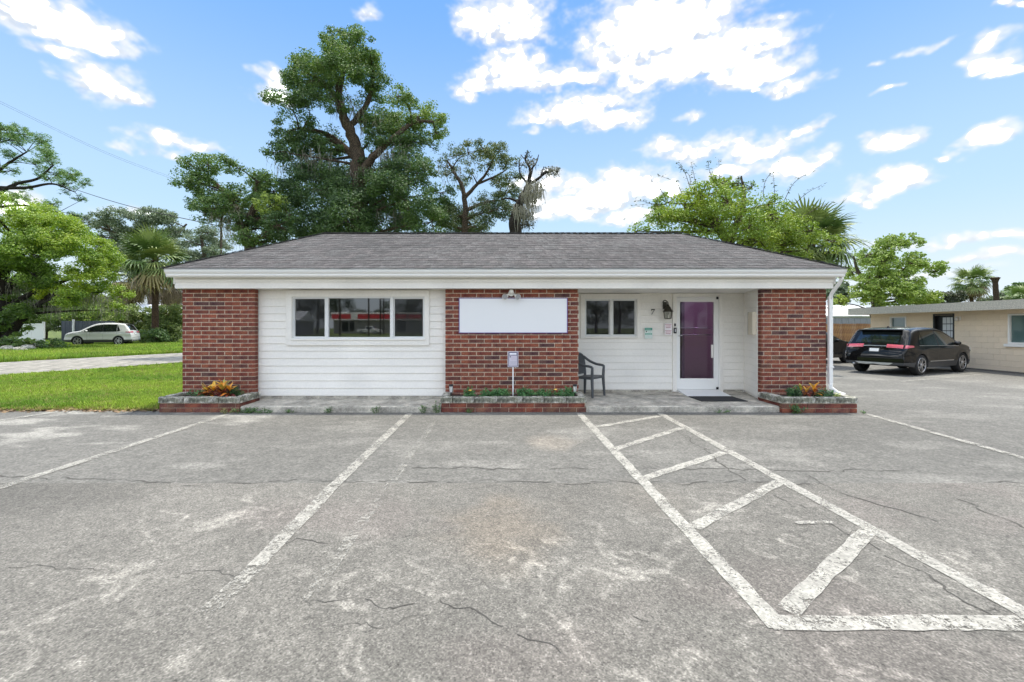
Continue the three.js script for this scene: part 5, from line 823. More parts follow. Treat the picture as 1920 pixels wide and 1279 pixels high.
// +x of a car is its nose; turn puts the nose along (hx, depth hd)
const turnOf = (hx, hd) => Math.atan2(hd, hx);
{ // black car: placed by its near rear wheel
  const hx = 0.908, hd = 0.419, sc = 0.95, wx = 13.36, wd = 14.38, lx = -hd, ld = hx; // left-hand direction
  const ox = wx - hx * 0.93 * sc + lx * 0.84 * sc, od = wd - hd * 0.93 * sc + ld * 0.84 * sc;
  const c = makeCar('parked_car', 'glossy black crossover parked by the beige building, rear towards us', { at: [ox, 0, -od], turn: turnOf(hx, hd), top: suvTop, axles: [0.93, 3.78], sill: 0.27, width: 1.90, belt: 1.03, tumble: 0.30, paint: blackPaint, detail: suvDetail(blackPaint) }); c.scale.set(sc, sc * 0.96, sc);
}
{ const hx = -0.94, hd = -0.33, cx = -33.2, cd = 37.6; makeCar('parked_car', 'white crossover parked on the grass beyond the side street', { at: [cx - hx * 2.37, 0, -(cd - hd * 2.37)], turn: turnOf(hx, hd), top: suvTop, axles: [0.93, 3.78], sill: 0.27, width: 1.90, belt: 1.03, tumble: 0.30, paint: whitePaint, detail: suvDetail(whitePaint) }).scale.set(0.95, 1.13, 1); }
const sedanTop = [[0, 0.62], [0.02, 0.80], [0.10, 0.95], [0.35, 1.02], [0.75, 1.06], [1.15, 1.28], [1.55, 1.41], [2.1, 1.44], [2.5, 1.39], [3.0, 1.18], [3.4, 0.99], [3.9, 0.90], [4.35, 0.82], [4.62, 0.70], [4.70, 0.58]];
const sedanDetail = ({ root, side, over, topY, chainAt }) => { const lo = () => 0.93, hi = (x) => Math.min(topY(x) - 0.07, 1.36); side('side_window', 1.05, 1.90, lo, hi, carGlass); side('side_window', 1.97, 3.05, lo, hi, carGlass); over('windshield', chainAt(2.5), chainAt(3.32), -.86, .86, carGlass); over('rear_window', chainAt(.8), chainAt(1.5), -.82, .82, carGlass); for (const x of [1.1, 1.94, 3.0]) side('door_seam', x - .004, x + .004, .4, .92, M.black, .003); for (const x of [1.2, 2.1]) side('door_handle', x, x + .18, .82, .845, blackPaint, .025); for (const sg of [1, -1]) { const m = new THREE.SphereGeometry(.10, 14, 10); m.scale(.75, .62, .9); m.translate(2.92, .98, sg * 0.98); part(root, 'wing_mirror', merge([m, bx(2.88, 2.95, .93, .97, sg * .86, sg * .94)]), blackPaint); } side('headlight', 4.15, 4.5, (x) => topY(x) - .16, (x) => topY(x) - .06, phys([.7, .7, .7], .1, { clearcoat: 1 }), .008); };
{ const hx = 0.94, hd = 0.34; const m = W(1588, 640, 19.6); makeCar('parked_car', 'dark sedan half hidden between the downspout and the black crossover', { at: [m.x - 1.1 - hx * 2.95, 0, -(20.0 - hd * 2.95)], turn: turnOf(hx, hd), top: sedanTop, axles: [0.95, 3.75], sill: 0.24, width: 1.84, belt: 0.92, tumble: 0.42, paint: blackPaint, cladMat: blackPaint, detail: sedanDetail }); }

// ---------- beige flat-roofed building on the right ----------
{
  const b = thing('beige_building', 'long beige painted block building with flat white edged roof', 'building', [17.2, 0, -20.9]);
  // own axes: x to the right (into the building), z towards the camera
  const len = 16, top = 2.18;
  const beige = [[0.90, 0.735, 0.545], [0.885, 0.725, 0.54], [0.91, 0.745, 0.555]].map((c) => std(c, 0.9, { map: T.paint }));
  const holes = [[1.05, 1.85, 1.0, 2.0], [3.02, 3.85, 0.0, 2.06], [5.66, 6.9, 0.98, 1.98]];   // z0, z1, y0, y1
  const coreList = []; let at = 0.0; for (const [z0, z1, y0, y1] of holes) { coreList.push(bu(0.03, 0.2, 0, top, at, z0)); if (y0 > 0.01) coreList.push(bu(0.03, 0.2, 0, y0, z0, z1)); coreList.push(bu(0.03, 0.2, y1, top, z0, z1)); at = z1; } coreList.push(bu(0.03, 0.2, 0, top, at, len)); coreList.push(bu(0.2, 7, 0, top, 0, 0.2), bu(6.8, 7, 0, top, 0.2, len));
  const w = partGroup(b, 'wall'); part(w, 'wall_core', merge(coreList), std([0.70, 0.57, 0.43], 0.95));
  const R = rngOf(31), geo = new Map(); const bg = (l) => { const k = l.toFixed(3); if (!geo.has(k)) geo.set(k, uvm(new RoundedBoxGeometry(0.06, 0.196, l - 0.004, 1, 0.003))); return geo.get(k); };
  for (let r = 0; r < 11; r++) { const y = r * 0.2, h = 0.2; for (let z = (r % 2) * -0.2; z < 7.6; z += 0.4) { let segs = [[Math.max(0, z), Math.min(7.6, z + 0.4)]]; for (const [z0, z1, y0, y1] of holes) if (y + 0.1 > y0 && y + 0.1 < y1) segs = segs.flatMap(([p, q]) => [[p, Math.min(q, z0)], [Math.max(p, z1), q]].filter(([a, c]) => c - a > 0.03)); for (const [p, q] of segs) { const m = part(w, 'block', bg(q - p), beige[Math.floor(R() * 3)]); m.position.set(0.03 + (R() - .5) * 0.002, y + 0.1, (p + q) / 2); } } }
  const rest = part(w, 'far_blocks', bu(0, 0.03, 0, top, 7.6, len), beige[0]); rest.userData.kind = 'stuff';
  part(b, 'footing_stain', merge([bu(-0.006, 0.0, 0.0, 0.05, 0, len)]), std([0.16, 0.14, 0.115], 1));
  const roof = part(b, 'roof', bu(-0.62, 7.4, 2.36, 2.42, -0.5, len + 0.5), std([0.62, 0.61, 0.58], 0.9, { map: T.concrete }));
  part(roof, 'fascia', merge([bu(-0.645, -0.62, 2.12, 2.43, -0.52, len + 0.5), bu(-0.62, 7.4, 2.12, 2.43, -0.525, -0.5)]), std([0.88, 0.87, 0.82], 0.7, { map: T.mortar }));
  part(roof, 'soffit', bu(-0.62, 0.05, 2.18, 2.19, -0.5, len), std([0.62, 0.55, 0.45], 0.8));
  const glass = phys([0.10, 0.16, 0.15], 0.05, { clearcoat: 1 });
  const win = ([z0, z1, y0, y1], label) => { const g = partGroup(b, 'window'); g.userData.label = label; part(g, 'frame', merge([bx(-0.02, 0.1, y1 - 0.05, y1, z0, z1), bx(-0.02, 0.1, y0, y0 + 0.05, z0, z1), bx(-0.021, 0.1, y0 + 0.05, y1 - 0.05, z0, z0 + 0.05), bx(-0.021, 0.1, y0 + 0.05, y1 - 0.05, z1 - 0.05, z1)]), M.white); part(g, 'pane', bx(0.05, 0.06, y0 + 0.05, y1 - 0.05, z0 + 0.05, z1 - 0.05), glass); part(g, 'sill', rb(-0.08, 0.1, y0 - 0.10, y0 - 0.005, z0 - 0.08, z1 + 0.08, 0.01), M.white); return g; };
  win(holes[0], 'small high window behind the black crossover'); const w2 = win(holes[2], 'tall white framed window at the picture edge'); part(w2, 'blind', merge(Array.from({ length: 8 }, (_, i) => bx(0.065, 0.07, 1.1 + i * 0.1, 1.15 + i * 0.1, 5.72, 6.84))), std([0.4, 0.5, 0.48], .8)); part(w2, 'reveal', bx(0.08, 0.12, 1, 1.96, 5.7, 6.86), M.black);
  const d = partGroup(b, 'door'); d.userData.label = 'dark door with a white gridded pane'; const [z0, z1, , y1] = holes[1];
  part(d, 'frame', merge([bx(-0.01, 0.19, 0.02, y1, z0, z0 + 0.06), bx(-0.01, 0.19, 0.02, y1, z1 - 0.05, z1), bx(-0.012, 0.19, y1 - 0.05, y1, z0 + .06, z1 - .05)]), M.black);
  part(d, 'leaf', bx(0.10, 0.14, 0.03, y1 - 0.05, z0 + .06, z1 - .05), M.black);
  for (let i = 0; i < 3; i++) for (let j = 0; j < 5; j++) { const a = z0 + 0.30 + i * 0.155, c = 0.62 + j * 0.265; part(d, 'pane', bx(0.085, 0.098, c, c + 0.235, a, a + 0.13), std([0.60, 0.62, 0.63], 0.25)); }
  part(d, 'handle', new THREE.SphereGeometry(0.035, 12, 8).translate(0.07, 1.0, z0 + 0.16), M.chrome);
  const sc = thing('wall_sconce', 'small white jar lamp on the beige wall', 'wall lamp', [17.2, 1.78, -16.85]); part(sc, 'bracket', rb(-0.03, 0.0, 0.02, 0.16, -0.05, 0.05, 0.01), M.white); part(sc, 'arm', bx(-0.11, -0.02, 0.13, 0.16, -0.015, 0.015), M.white); part(sc, 'jar', new THREE.LatheGeometry([[0, 0], [0.05, 0.01], [0.065, 0.07], [0.05, 0.14], [0.03, 0.15]].map(([a, c]) => new THREE.Vector2(a, c)), 14).translate(-0.11, -0.01, 0), std([0.55, 0.5, 0.44], 0.3));
}
{ // white roofed building and fences behind the cars
  const h = thing('white_roofed_shed', 'low building with plain white roof behind the wooden fence', 'building', [23.5, 0, -33]);
  part(h, 'wall', bu(-5, 4.5, 0, 2.3, -5, 0), std([0.5, 0.5, 0.48], 0.9)); part(h, 'roof', prismX([[0.6, 2.25], [0.6, 2.36], [-2.5, 3.25], [-5.6, 2.36], [-5.6, 2.25]], -5.4, 4.9), std([0.80, 0.80, 0.78], 0.6));
  const f = thing('wooden_fence', 'honey brown board fence behind the dark sedan', 'fence', [21, 0, -27]), R = rngOf(44), mats = [[0.46, 0.26, 0.10], [0.52, 0.31, 0.13], [0.40, 0.22, 0.085], [0.49, 0.30, 0.14]].map((c) => std(c, 0.85, { map: T.brick }));
  part(f, 'rail', merge([bx(-4, 4, 0.4, 0.5, -0.05, -0.01), bx(-4, 4, 1.4, 1.5, -0.05, -0.01)]), mats[2]);
  const bd = uvm(new THREE.BoxGeometry(0.138, 1.78, 0.018)); for (let i = 0; i < 56; i++) { const m = part(f, 'board', bd, mats[Math.floor(R() * 4)]); m.position.set(-4 + i * 0.143, 0.86 + (R() - .5) * 0.03, (R() - .5) * 0.008); }
  const g = thing('corrugated_fence', 'grey corrugated fence above the wooden one', 'fence', [21.5, 0, -29]); const gm = std([0.22, 0.235, 0.24], 0.6); part(g, 'rail', bx(-4, 4, 2.05, 2.12, -0.06, -0.02), gm); for (let i = 0; i < 40; i++) { const m = part(g, 'slat', bx(-0.09, 0.09, 0, 2.1, -0.015, 0.015), gm); m.position.set(-4 + i * 0.2, 0, (i % 2) * 0.02); }
}
// ---------- left background ----------
{
  const dk = std([0.055, 0.065, 0.085], 0.7), wh = std([0.78, 0.78, 0.77], 0.5);
  const f = thing('dark_panel_fence', 'slate grey panel fence behind the white car', 'fence', [-39.8, 0, -43.5]); for (let i = 0; i < 25; i++) { const m = part(f, 'slat', bx(-0.1, 0.1, 0.05, 2.15, -0.02, 0.02), dk); m.position.set(-2.4 + i * 0.205, 0, (i % 2) * 0.015); } part(f, 'post', bx(-1.35, -1.2, -0.05, 2.3, 0.03, 0.15), wh); part(f, 'rail', bx(-2.5, 2.7, 2.0, 2.1, -0.08, -0.025), dk);
  const g = thing('white_vinyl_fence', 'white vinyl fence beside the mossy tree trunk', 'fence', [-43.6, 0, -42]); for (let i = 0; i < 18; i++) { const m = part(g, 'slat', bx(-0.1, 0.1, 0.05, 1.9, -0.02, 0.02), wh); m.position.set(-2.6 + i * 0.205, 0, 0); } part(g, 'post', merge([bx(1.02, 1.16, -.05, 2.05, -0.07, 0.07)]), wh); part(g, 'rail', merge([bx(-2.7, 1.0, 1.78, 1.9, 0.025, 0.06), bx(-2.7, 1.0, 0.1, 0.22, 0.025, 0.06)]), wh);
  const h = thing('far_house', 'house with a pale low roof behind the shrubs', 'house', [-47, 0, -66]); part(h, 'wall', bu(-8, 9, 0, 3.4, -7, 0), std([0.62, 0.61, 0.58], .9)); part(h, 'roof', prismX([[1, 3.3], [1, 3.5], [-3.5, 5.1], [-8, 3.5], [-8, 3.3]], -8.8, 9.8), std([0.74, 0.74, 0.75], .6));
  const R = rngOf(71); for (const [px, py, s] of [[70, 655, .45], [52, 658, .38], [36, 660, .3], [12, 659, .35]]) { const [x, d] = GP(px, py), q = new THREE.IcosahedronGeometry(s, 2), p = q.attributes.position; for (let i = 0; i < p.count; i++) { const n = 0.75 + 0.5 * fbm(p.getX(i) * 3 + px, p.getY(i) * 3, p.getZ(i) * 3 + 5.5, 3); p.setXYZ(i, p.getX(i) * n * 1.3, Math.max(-0.05, p.getY(i) * n * .8 + s * .3), p.getZ(i) * n); } q.computeVertexNormals(); const m = single('garden_stone', uvm(q), M.rock, ['grey garden stone, largest of the row left of the white car', 'grey garden stone beside the largest one', 'grey garden stone in the middle of the row by the tree trunk', 'grey garden stone at the left picture edge'][[70, 52, 36, 12].indexOf(px)], 'stone', 'garden stones by the tree'); m.position.set(x, 0, -d); }
}
// overhead wires
const wire = (label, a, b, da, db, sag, r, n = 'overhead_wire') => { const p = W(...a, da), q = W(...b, db), m = p.clone().lerp(q, .5); m.y -= sag; single(n, tube(curvePts([p, m, q], 24), r, 5), std([0.03, 0.03, 0.032], .7), label, 'wire', 'overhead wires'); };
wire('thick dark service cable sloping from the pine to the oak', [110, 345], [430, 428], 36, 24, 0.25, 0.022);
wire('upper thin wire sloping across the left sky', [-20, 180], [330, 335], 40, 62, 0.5, 0.010); wire('lower thin wire just under the upper one in the left sky', [-20, 184], [335, 340], 41, 63, 0.5, 0.010);

// ---------- things on and round the facade ----------
{ // blank sign
  const s = thing('sign_board', 'blank white sign board on the middle brick pier', 'sign', [(sign.x0 + sign.x1) / 2, sign.y0, -8.775]), hx = (sign.x1 - sign.x0) / 2, h = sign.y1 - sign.y0;
  part(s, 'panel', bx(-hx + 0.012, hx - 0.012, 0.012, h - 0.012, -0.015, 0.012), std([0.80, 0.80, 0.80], 0.45)); const fr = std([0.16, 0.10, 0.30], 0.5); part(s, 'frame', merge([bx(-hx, hx, 0, 0.014, -0.02, 0.018), bx(-hx, hx, h - 0.014, h, -0.02, 0.018), bx(-hx, -hx + 0.014, 0.014, h - 0.014, -0.02, 0.0175), bx(hx - 0.014, hx, 0.014, h - 0.014, -0.02, 0.0175)]), fr);
}
{ // twin flood light
  const o = thing('flood_light', 'white twin headed flood light above the blank sign', 'flood light', [0.225, 2.19, -8.795]), cr = std([0.80, 0.77, 0.70], 0.5);
  part(o, 'base', new THREE.CylinderGeometry(0.055, 0.06, 0.05, 20).rotateX(Math.PI / 2).translate(0, 0.0, 0.02), cr); part(o, 'sensor', new THREE.SphereGeometry(0.045, 16, 12).translate(0, 0.035, 0.075), cr);
  for (const sg of [-1, 1]) { const g = partGroup(o, 'lamp_head', [sg * 0.105, -0.06, 0.10]); g.rotation.set(0.35, sg * 0.45, 0); part(g, 'shell', new THREE.LatheGeometry([[0.0, -0.06], [0.03, -0.055], [0.036, -0.01], [0.058, 0.05], [0.055, 0.052], [0.03, 0.0]].map(([a, b]) => new THREE.Vector2(a, b)), 20).rotateX(Math.PI / 2), cr); part(g, 'lens', new THREE.CylinderGeometry(0.05, 0.05, 0.006, 20).rotateX(Math.PI / 2).translate(0, 0, 0.045), phys([0.35, 0.35, 0.36], 0.1, { clearcoat: 1 })); part(o, 'arm', tube([V(sg * 0.03, -0.01, 0.04), V(sg * 0.07, -0.035, 0.07), V(sg * 0.10, -0.055, 0.08)], 0.014, 8), cr); }
}
// yard sign of a security firm, small print drawn as it reads from here
const bars = (w, h, draw) => { const c = document.createElement('canvas'); c.width = w; c.height = h; const x = c.getContext('2d'); draw(x, w, h); const t = new THREE.CanvasTexture(c); t.colorSpace = THREE.SRGBColorSpace; return t; };
const small = (x, x0, y, w, h, col, R) => { x.fillStyle = col; let a = x0; while (a < x0 + w) { const l = 3 + R() * 9; x.fillRect(a, y, Math.min(l, x0 + w - a), h); a += l + 3; } };
{
  const R = rngOf(4), o = thing('yard_sign', 'small grey security yard sign on a white stake in the planter', 'yard sign', [0.249, 0.2, -8.45]);
  const t = bars(128, 192, (x, w, h) => { x.fillStyle = '#c9c3cf'; x.fillRect(0, 0, w, h); x.strokeStyle = '#4a4660'; x.lineWidth = 8; x.strokeRect(10, 10, w - 20, h - 20); x.fillStyle = '#5a5570'; x.fillRect(14, 14, w - 28, 34); x.fillStyle = '#f4f2f6'; x.fillRect(20, 18, w - 40, 20); x.fillStyle = '#4b4a58'; x.fillRect(22, 58, 16, 14); for (let i = 0; i < 4; i++) small(x, 44, 60 + i * 13, 62, 5, '#b9a6b4', R); for (let i = 0; i < 4; i++) small(x, 26, 122 + i * 12, 76, 4, '#8d8a9b', R); });
  part(o, 'panel', rb(-0.1, 0.1, 0.585, 0.88, -0.004, 0.004, 0.003), std([0.6, 0.58, 0.62], 0.5)); part(o, 'print', new THREE.PlaneGeometry(0.19, 0.285).translate(0, 0.7325, 0.0055), std([1, 1, 1], 0.5, { map: t })); part(o, 'stake', bx(-0.011, 0.011, -0.05, 0.6, -0.012, -0.0045), std([0.85, 0.85, 0.85], 0.5));
}
{ // notices by the door
  const R = rngOf(8), g = bars(128, 180, (x, w, h) => { x.fillStyle = '#e3ebe6'; x.fillRect(0, 0, w, h); x.fillStyle = '#2f8f78'; x.fillRect(4, 4, w - 8, 40); small(x, 14, 18, 100, 10, '#cfe6de', R); x.fillStyle = '#24443c'; x.fillRect(20, 52, 20, 22); for (let i = 0; i < 3; i++) small(x, 52, 54 + i * 12, 60, 5, '#7fb9a8', R); x.fillStyle = '#4d9d88'; x.fillRect(8, 90, w - 16, 26); small(x, 18, 99, 90, 8, '#d7ece5', R); for (let i = 0; i < 4; i++) small(x, 14, 126 + i * 13, 100, 5, '#8fb5aa', R); });
  single('green_notice', new THREE.BoxGeometry(0.172, 0.24, 0.003), std([1, 1, 1], 0.5, { map: g }), 'green and white notice beside the two pane window', 'notice').position.set(3.266, 1.404, -9.888);
  const p = bars(128, 180, (x, w, h) => { x.fillStyle = '#efe9ea'; x.fillRect(0, 0, w, h); for (const y0 of [6, 98]) { small(x, 12, y0 + 6, 104, 10, '#b06a78', R); small(x, 20, y0 + 24, 90, 8, '#c98f9a', R); small(x, 16, y0 + 38, 96, 7, '#c98f9a', R); small(x, 22, y0 + 54, 84, 11, '#9c4a5c', R); } });
  single('red_notice', new THREE.BoxGeometry(0.165, 0.255, 0.003), std([1, 1, 1], 0.5, { map: p }), 'white notice with red print beside the keypad', 'notice').position.set(3.70, 1.49, -9.888);
  const font = await new FontLoader().loadAsync('fonts/droid/droid_serif_bold.typeface.json'); const n7 = new TextGeometry('7', { font, size: 0.118, depth: 0.008, curveSegments: 6 }); n7.computeBoundingBox(); n7.translate(-0.045, 0, 0); n7.applyMatrix4(new THREE.Matrix4().makeShear(0, 0, 0.18, 0, 0, 0)); single('house_number', n7, M.black, 'black house number seven between window and lantern', 'house number').position.set(3.345, 1.815, -9.892);
  single('door_bell', rb(-0.016, 0.016, -0.03, 0.03, -0.01, 0.012, 0.006), M.black, 'small black door bell above the keypad', 'door bell').position.set(3.842, 1.585, -9.876);
  const k = thing('keypad', 'black keypad with grey face on the door casing', 'keypad', [3.845, 1.40, -9.886]); part(k, 'housing', rb(-0.03, 0.03, 0, 0.125, 0, 0.025, 0.008), M.black); part(k, 'face', rb(-0.012, 0.012, 0.03, 0.095, 0.02, 0.028, 0.003), std([0.6, 0.6, 0.6], 0.4));
  const mb = thing('mail_box', 'tan flat box on the angled porch wall', 'mail box', [5.20, 1.38, -9.16]); mb.rotation.y = wallS.rotation.y; part(mb, 'case', rb(-0.17, 0.17, 0, 0.46, 0.02, 0.10, 0.008), std([0.62, 0.55, 0.43], 0.6)); part(mb, 'edge', merge([bx(-0.185, -0.171, 0, 0.465, 0.02, 0.10)]), std([0.2, 0.18, 0.15], .6));
}
{ // carriage lantern
  const o = thing('wall_lantern', 'dark bronze carriage lantern beside the door', 'wall lantern', [3.62, 1.71, -9.885]), br = std([0.055, 0.048, 0.035], 0.45, { metalness: 0.5 }), gl = phys([0.75, 0.75, 0.7], 0.1, { transmission: 0.85, thickness: 0 });
  part(o, 'wall_plate', rb(-0.045, 0.045, 0.22, 0.38, 0, 0.015, 0.006), br); part(o, 'arm', tube(curvePts([V(-0.03, 0.33, 0.02), V(-0.06, 0.38, 0.06), V(-0.03, 0.41, 0.1), V(0.02, 0.36, 0.13), V(0.02, 0.33, 0.13)], 14), 0.010, 6), br);
  const hex = (r0, r1, y0, y1) => new THREE.CylinderGeometry(r1, r0, y1 - y0, 6, 1, true).translate(0.02, (y0 + y1) / 2, 0.13);
  part(o, 'roof', merge([hex(0.10, 0.055, 0.17, 0.255), hex(0.055, 0.03, 0.255, 0.29), hex(0.035, 0.02, 0.29, 0.32), new THREE.CylinderGeometry(0.105, 0.105, 0.016, 6).translate(0.02, 0.165, 0.13), new THREE.SphereGeometry(0.014, 10, 8).translate(0.02, 0.335, 0.13), new THREE.ConeGeometry(0.008, 0.05, 8).translate(0.02, 0.365, 0.13)]), br);
  for (let i = 0; i < 6; i++) { const a = (i + .5) / 6 * 6.283, b = (i + 1.5) / 6 * 6.283, P = (r, y, t) => [0.02 + Math.sin(t) * r, y, 0.13 + Math.cos(t) * r]; part(o, 'pane', flatGeo([...P(0.07, 0.012, a), ...P(0.07, 0.012, b), ...P(0.092, 0.155, b), ...P(0.07, 0.012, a), ...P(0.092, 0.155, b), ...P(0.092, 0.155, a)]), gl); part(o, 'bar', tube([V(...P(0.072, 0.01, a)), V(...P(0.095, 0.16, a))], 0.006, 5), br); }
  part(o, 'bottom', merge([new THREE.CylinderGeometry(0.075, 0.06, 0.014, 6).translate(0.02, 0.008, 0.13)]), br); part(o, 'candle', new THREE.CylinderGeometry(0.018, 0.018, 0.08, 10).translate(0.02, 0.055, 0.13), std([0.75, 0.73, 0.66], .6));
}
// ramp and mat
single('door_ramp', (() => { const g = flatGeo([]), P = [[3.86, .112, -9.235], [4.76, .112, -9.235], [4.80, .112, -9.90], [3.90, .112, -9.90], [3.86, .118, -9.235], [4.76, .118, -9.235], [4.80, .163, -9.895], [3.90, .163, -9.895]], f = [[4, 5, 6], [4, 6, 7], [0, 2, 1], [0, 3, 2], [0, 1, 5], [0, 5, 4], [1, 2, 6], [1, 6, 5], [2, 3, 7], [2, 7, 6], [3, 0, 4], [3, 4, 7]]; return flatGeo(f.flat().flatMap((i) => P[i])); })(), std([0.80, 0.80, 0.79], 0.4), 'white metal ramp plate at the door threshold', 'ramp');
single('door_mat', rb(3.86, 4.75, FLOOR + 0.001, FLOOR + 0.014, -9.22, -8.62, 0.005), M.rubber, 'black rubber door mat in front of the ramp', 'door mat');

{ // monobloc chair
  const o = thing('plastic_chair', 'dark grey plastic armchair half hidden behind the brick pier', 'chair', [1.847, FLOOR, -9.375], 0), m = std([0.075, 0.08, 0.085], 0.45), R = (list) => merge(list);
  o.rotation.y = Math.atan2(0.314, 0.28);                     // +z of the chair is its front
  const leg = (sx, sz) => { const x = sx * 0.225, z = sz * 0.215; return tube([V(x * 1.08, 0, z * 1.10), V(x, 0.40, z)], [0.024, 0.034], 8); };
  for (const [a, b] of [[-1, 1], [1, 1], [-1, -1], [1, -1]]) part(o, 'leg', leg(a, b), m);
  const seat = new THREE.BoxGeometry(0.47, 0.02, 0.45, 12, 1, 12), sp = seat.attributes.position; for (let i = 0; i < sp.count; i++) sp.setY(i, sp.getY(i) + 0.41 - 0.02 * Math.cos(sp.getX(i) * 6) + sp.getZ(i) * 0.05); seat.computeVertexNormals(); part(o, 'seat', seat, m); part(o, 'seat_rim', R([bx(-0.24, 0.24, 0.375, 0.41, 0.215, 0.235), bx(-0.243, -0.223, 0.365, 0.405, -0.2, 0.215), bx(0.223, 0.243, 0.365, 0.405, -0.2, 0.215)]), m);
  for (const s of [-1, 1]) part(o, 'arm', R([tube(curvePts([V(s * 0.21, 0.80, -0.25), V(s * 0.26, 0.70, -0.12), V(s * 0.265, 0.645, 0.04), V(s * 0.255, 0.63, 0.18), V(s * 0.235, 0.61, 0.225)], 16), 0.027, 8), tube([V(s * 0.235, 0.615, 0.225), V(s * 0.225, 0.40, 0.215)], [0.027, 0.033], 8)]), m);
  const bl = []; bl.push(tube(curvePts([V(-0.215, 0.40, -0.21), V(-0.215, 0.66, -0.235), V(-0.20, 0.80, -0.26), V(-0.10, 0.86, -0.275), V(0, 0.87, -0.28), V(0.10, 0.86, -0.275), V(0.20, 0.80, -0.26), V(0.215, 0.66, -0.235), V(0.215, 0.40, -0.21)], 40), 0.028, 8)); part(o, 'back_frame', R(bl), m);
  for (let i = -4; i <= 4; i++) { const x = i * 0.042; part(o, 'back_slat', R([tube([V(x, 0.45, -0.215), V(x + 0.03, 0.60, -0.23), V(x - 0.01, 0.74, -0.25), V(x * 0.9, 0.855 - Math.abs(i) * 0.008, -0.272)], 0.013, 6)]), m); } part(o, 'back_rail', tube([V(-0.21, 0.455, -0.212), V(0, 0.45, -0.22), V(0.21, 0.455, -0.212)], 0.017, 8), m);
}
// path lights
for (const [x, lab] of [[-0.90, 'small solar path light at the left end of the planter'], [1.39, 'small solar path light at the chair end of the planter']]) { const o = thing('path_light', lab, 'path light', [x, 0.21, -8.33], 0, 'solar path lights in the long planter'); part(o, 'cap', new THREE.CylinderGeometry(0.035, 0.045, 0.035, 14).translate(0, 0.25, 0), M.black); part(o, 'lens', new THREE.CylinderGeometry(0.034, 0.022, 0.11, 14).translate(0, 0.178, 0), phys([0.82, 0.82, 0.80], 0.2, { clearcoat: .5 })); part(o, 'cage', merge([0, 1, 2, 3].map((i) => tube([V(Math.cos(i * 1.57) * .037, .235, Math.sin(i * 1.57) * .037), V(Math.cos(i * 1.57) * .022, .12, Math.sin(i * 1.57) * .022)], 0.004, 4))), M.black); part(o, 'stake', new THREE.CylinderGeometry(0.012, 0.008, 0.16, 8).translate(0, 0.05, 0), M.black); }

// ---------- planter plants and weeds ----------
function bush(name, label, category, x, d, y, rx, ry, n, leaf, pal, seed, group, slim = 0.5) {
  const R = rngOf(seed), o = thing(name, label, category, [x, y, -d], 0, group), L = new Leaves(), st = [];
  const stems = Math.max(5, Math.round(n / 26));
  for (let s = 0; s < stems; s++) { const a = R() * 6.283, r = Math.sqrt(R()) * rx, tx = Math.cos(a) * r, tz = Math.sin(a) * r * 0.75, ty = ry * (0.45 + 0.55 * R()) * (1 - 0.45 * (r / rx) ** 2), b = V(tx * .3, -0.02, tz * .3), e = V(tx, ty, tz), cp = curvePts([b, V(tx * .7, ty * .5, tz * .7), e], 5); st.push(tube(cp, 0.004, 4, false)); const per = Math.round(n / stems); for (let i = 0; i < per; i++) { const p = cp[1 + Math.floor(R() * 5)], c = pal[Math.floor(R() * pal.length)], k = 0.75 + R() * .5; L.leaf(p.x + (R() - .5) * leaf * 1.6, p.y + (R() - .3) * leaf, p.z + (R() - .5) * leaf * 1.6, (R() - .5) * 1.2, .5 + R() * .5, (R() - .2) * 1.2, leaf * (0.6 + R() * .7), leaf * slim * (0.7 + R() * .6), c[0] * k, c[1] * k, c[2] * k, R); } }
  part(o, 'stems', merge(st), std([0.09, 0.13, 0.04], .9)).userData.kind = 'stuff'; part(o, 'foliage', L.build(), leafMat).userData.kind = 'stuff'; return o;
}
const DG = [[0.06, 0.17, 0.05], [0.09, 0.22, 0.06], [0.05, 0.13, 0.045], [0.13, 0.27, 0.07]], LG = [[0.10, 0.22, 0.04], [0.15, 0.28, 0.05], [0.07, 0.17, 0.04]];
const crotonGeo = [0, 1, 2].map((k) => { const pos = [], N = 6, len = 1, P = (i, s) => { const t = i / N, w = 0.125 * Math.sin(Math.PI * Math.min(1, t * 0.93 + 0.07)) ** 0.8; return [t * len * (1 - 0.1 * t), 0.28 * t - (0.25 + k * 0.18) * t * t * 1.2 + Math.abs(s) * 0.03, s * w]; }; for (let i = 0; i < N; i++) for (const s of [-1, 0]) { const a = P(i, s), b = P(i + 1, s), c = P(i + 1, s + 1), d = P(i, s + 1); pos.push(...a, ...b, ...c, ...a, ...c, ...d); } return flatGeo(pos); });
const crotonMats = [[0.80, 0.36, 0.03], [0.85, 0.50, 0.06], [0.70, 0.22, 0.03], [0.42, 0.07, 0.03], [0.16, 0.03, 0.025], [0.55, 0.50, 0.09], [0.10, 0.045, 0.03]].map((c) => phys(c, 0.4, { transmission: 0.2, thickness: 0 }));
function croton(label, x, d, y, heads, seed) { const R = rngOf(seed), o = thing('croton_plant', label, 'croton', [x, y, -d], 0, 'croton plants'); for (const [hx, hz, h, n, len, bright] of heads) { part(o, 'stem', tube([V(hx * .6, -0.02, hz), V(hx, h, hz)], 0.008, 5), M.bark); for (let i = 0; i < n; i++) { const t = i / n, m = part(o, 'leaf', crotonGeo[Math.floor(R() * 3)], crotonMats[t > 0.62 ? (R() < bright ? [0, 1, 5, 1][Math.floor(R() * 4)] : 2) : [3, 4, 2, 6, 0][Math.floor(R() * 5)]]); m.position.set(hx, h * mix(0.35, 1, t), hz); m.rotation.order = 'YZX'; m.rotation.set((R() - .5) * .5, i * 2.4 + R() * .4, mix(-0.15, 1.25, t) + (R() - .5) * .25); m.scale.setScalar(len * (0.75 + R() * .45)); } } return o; }
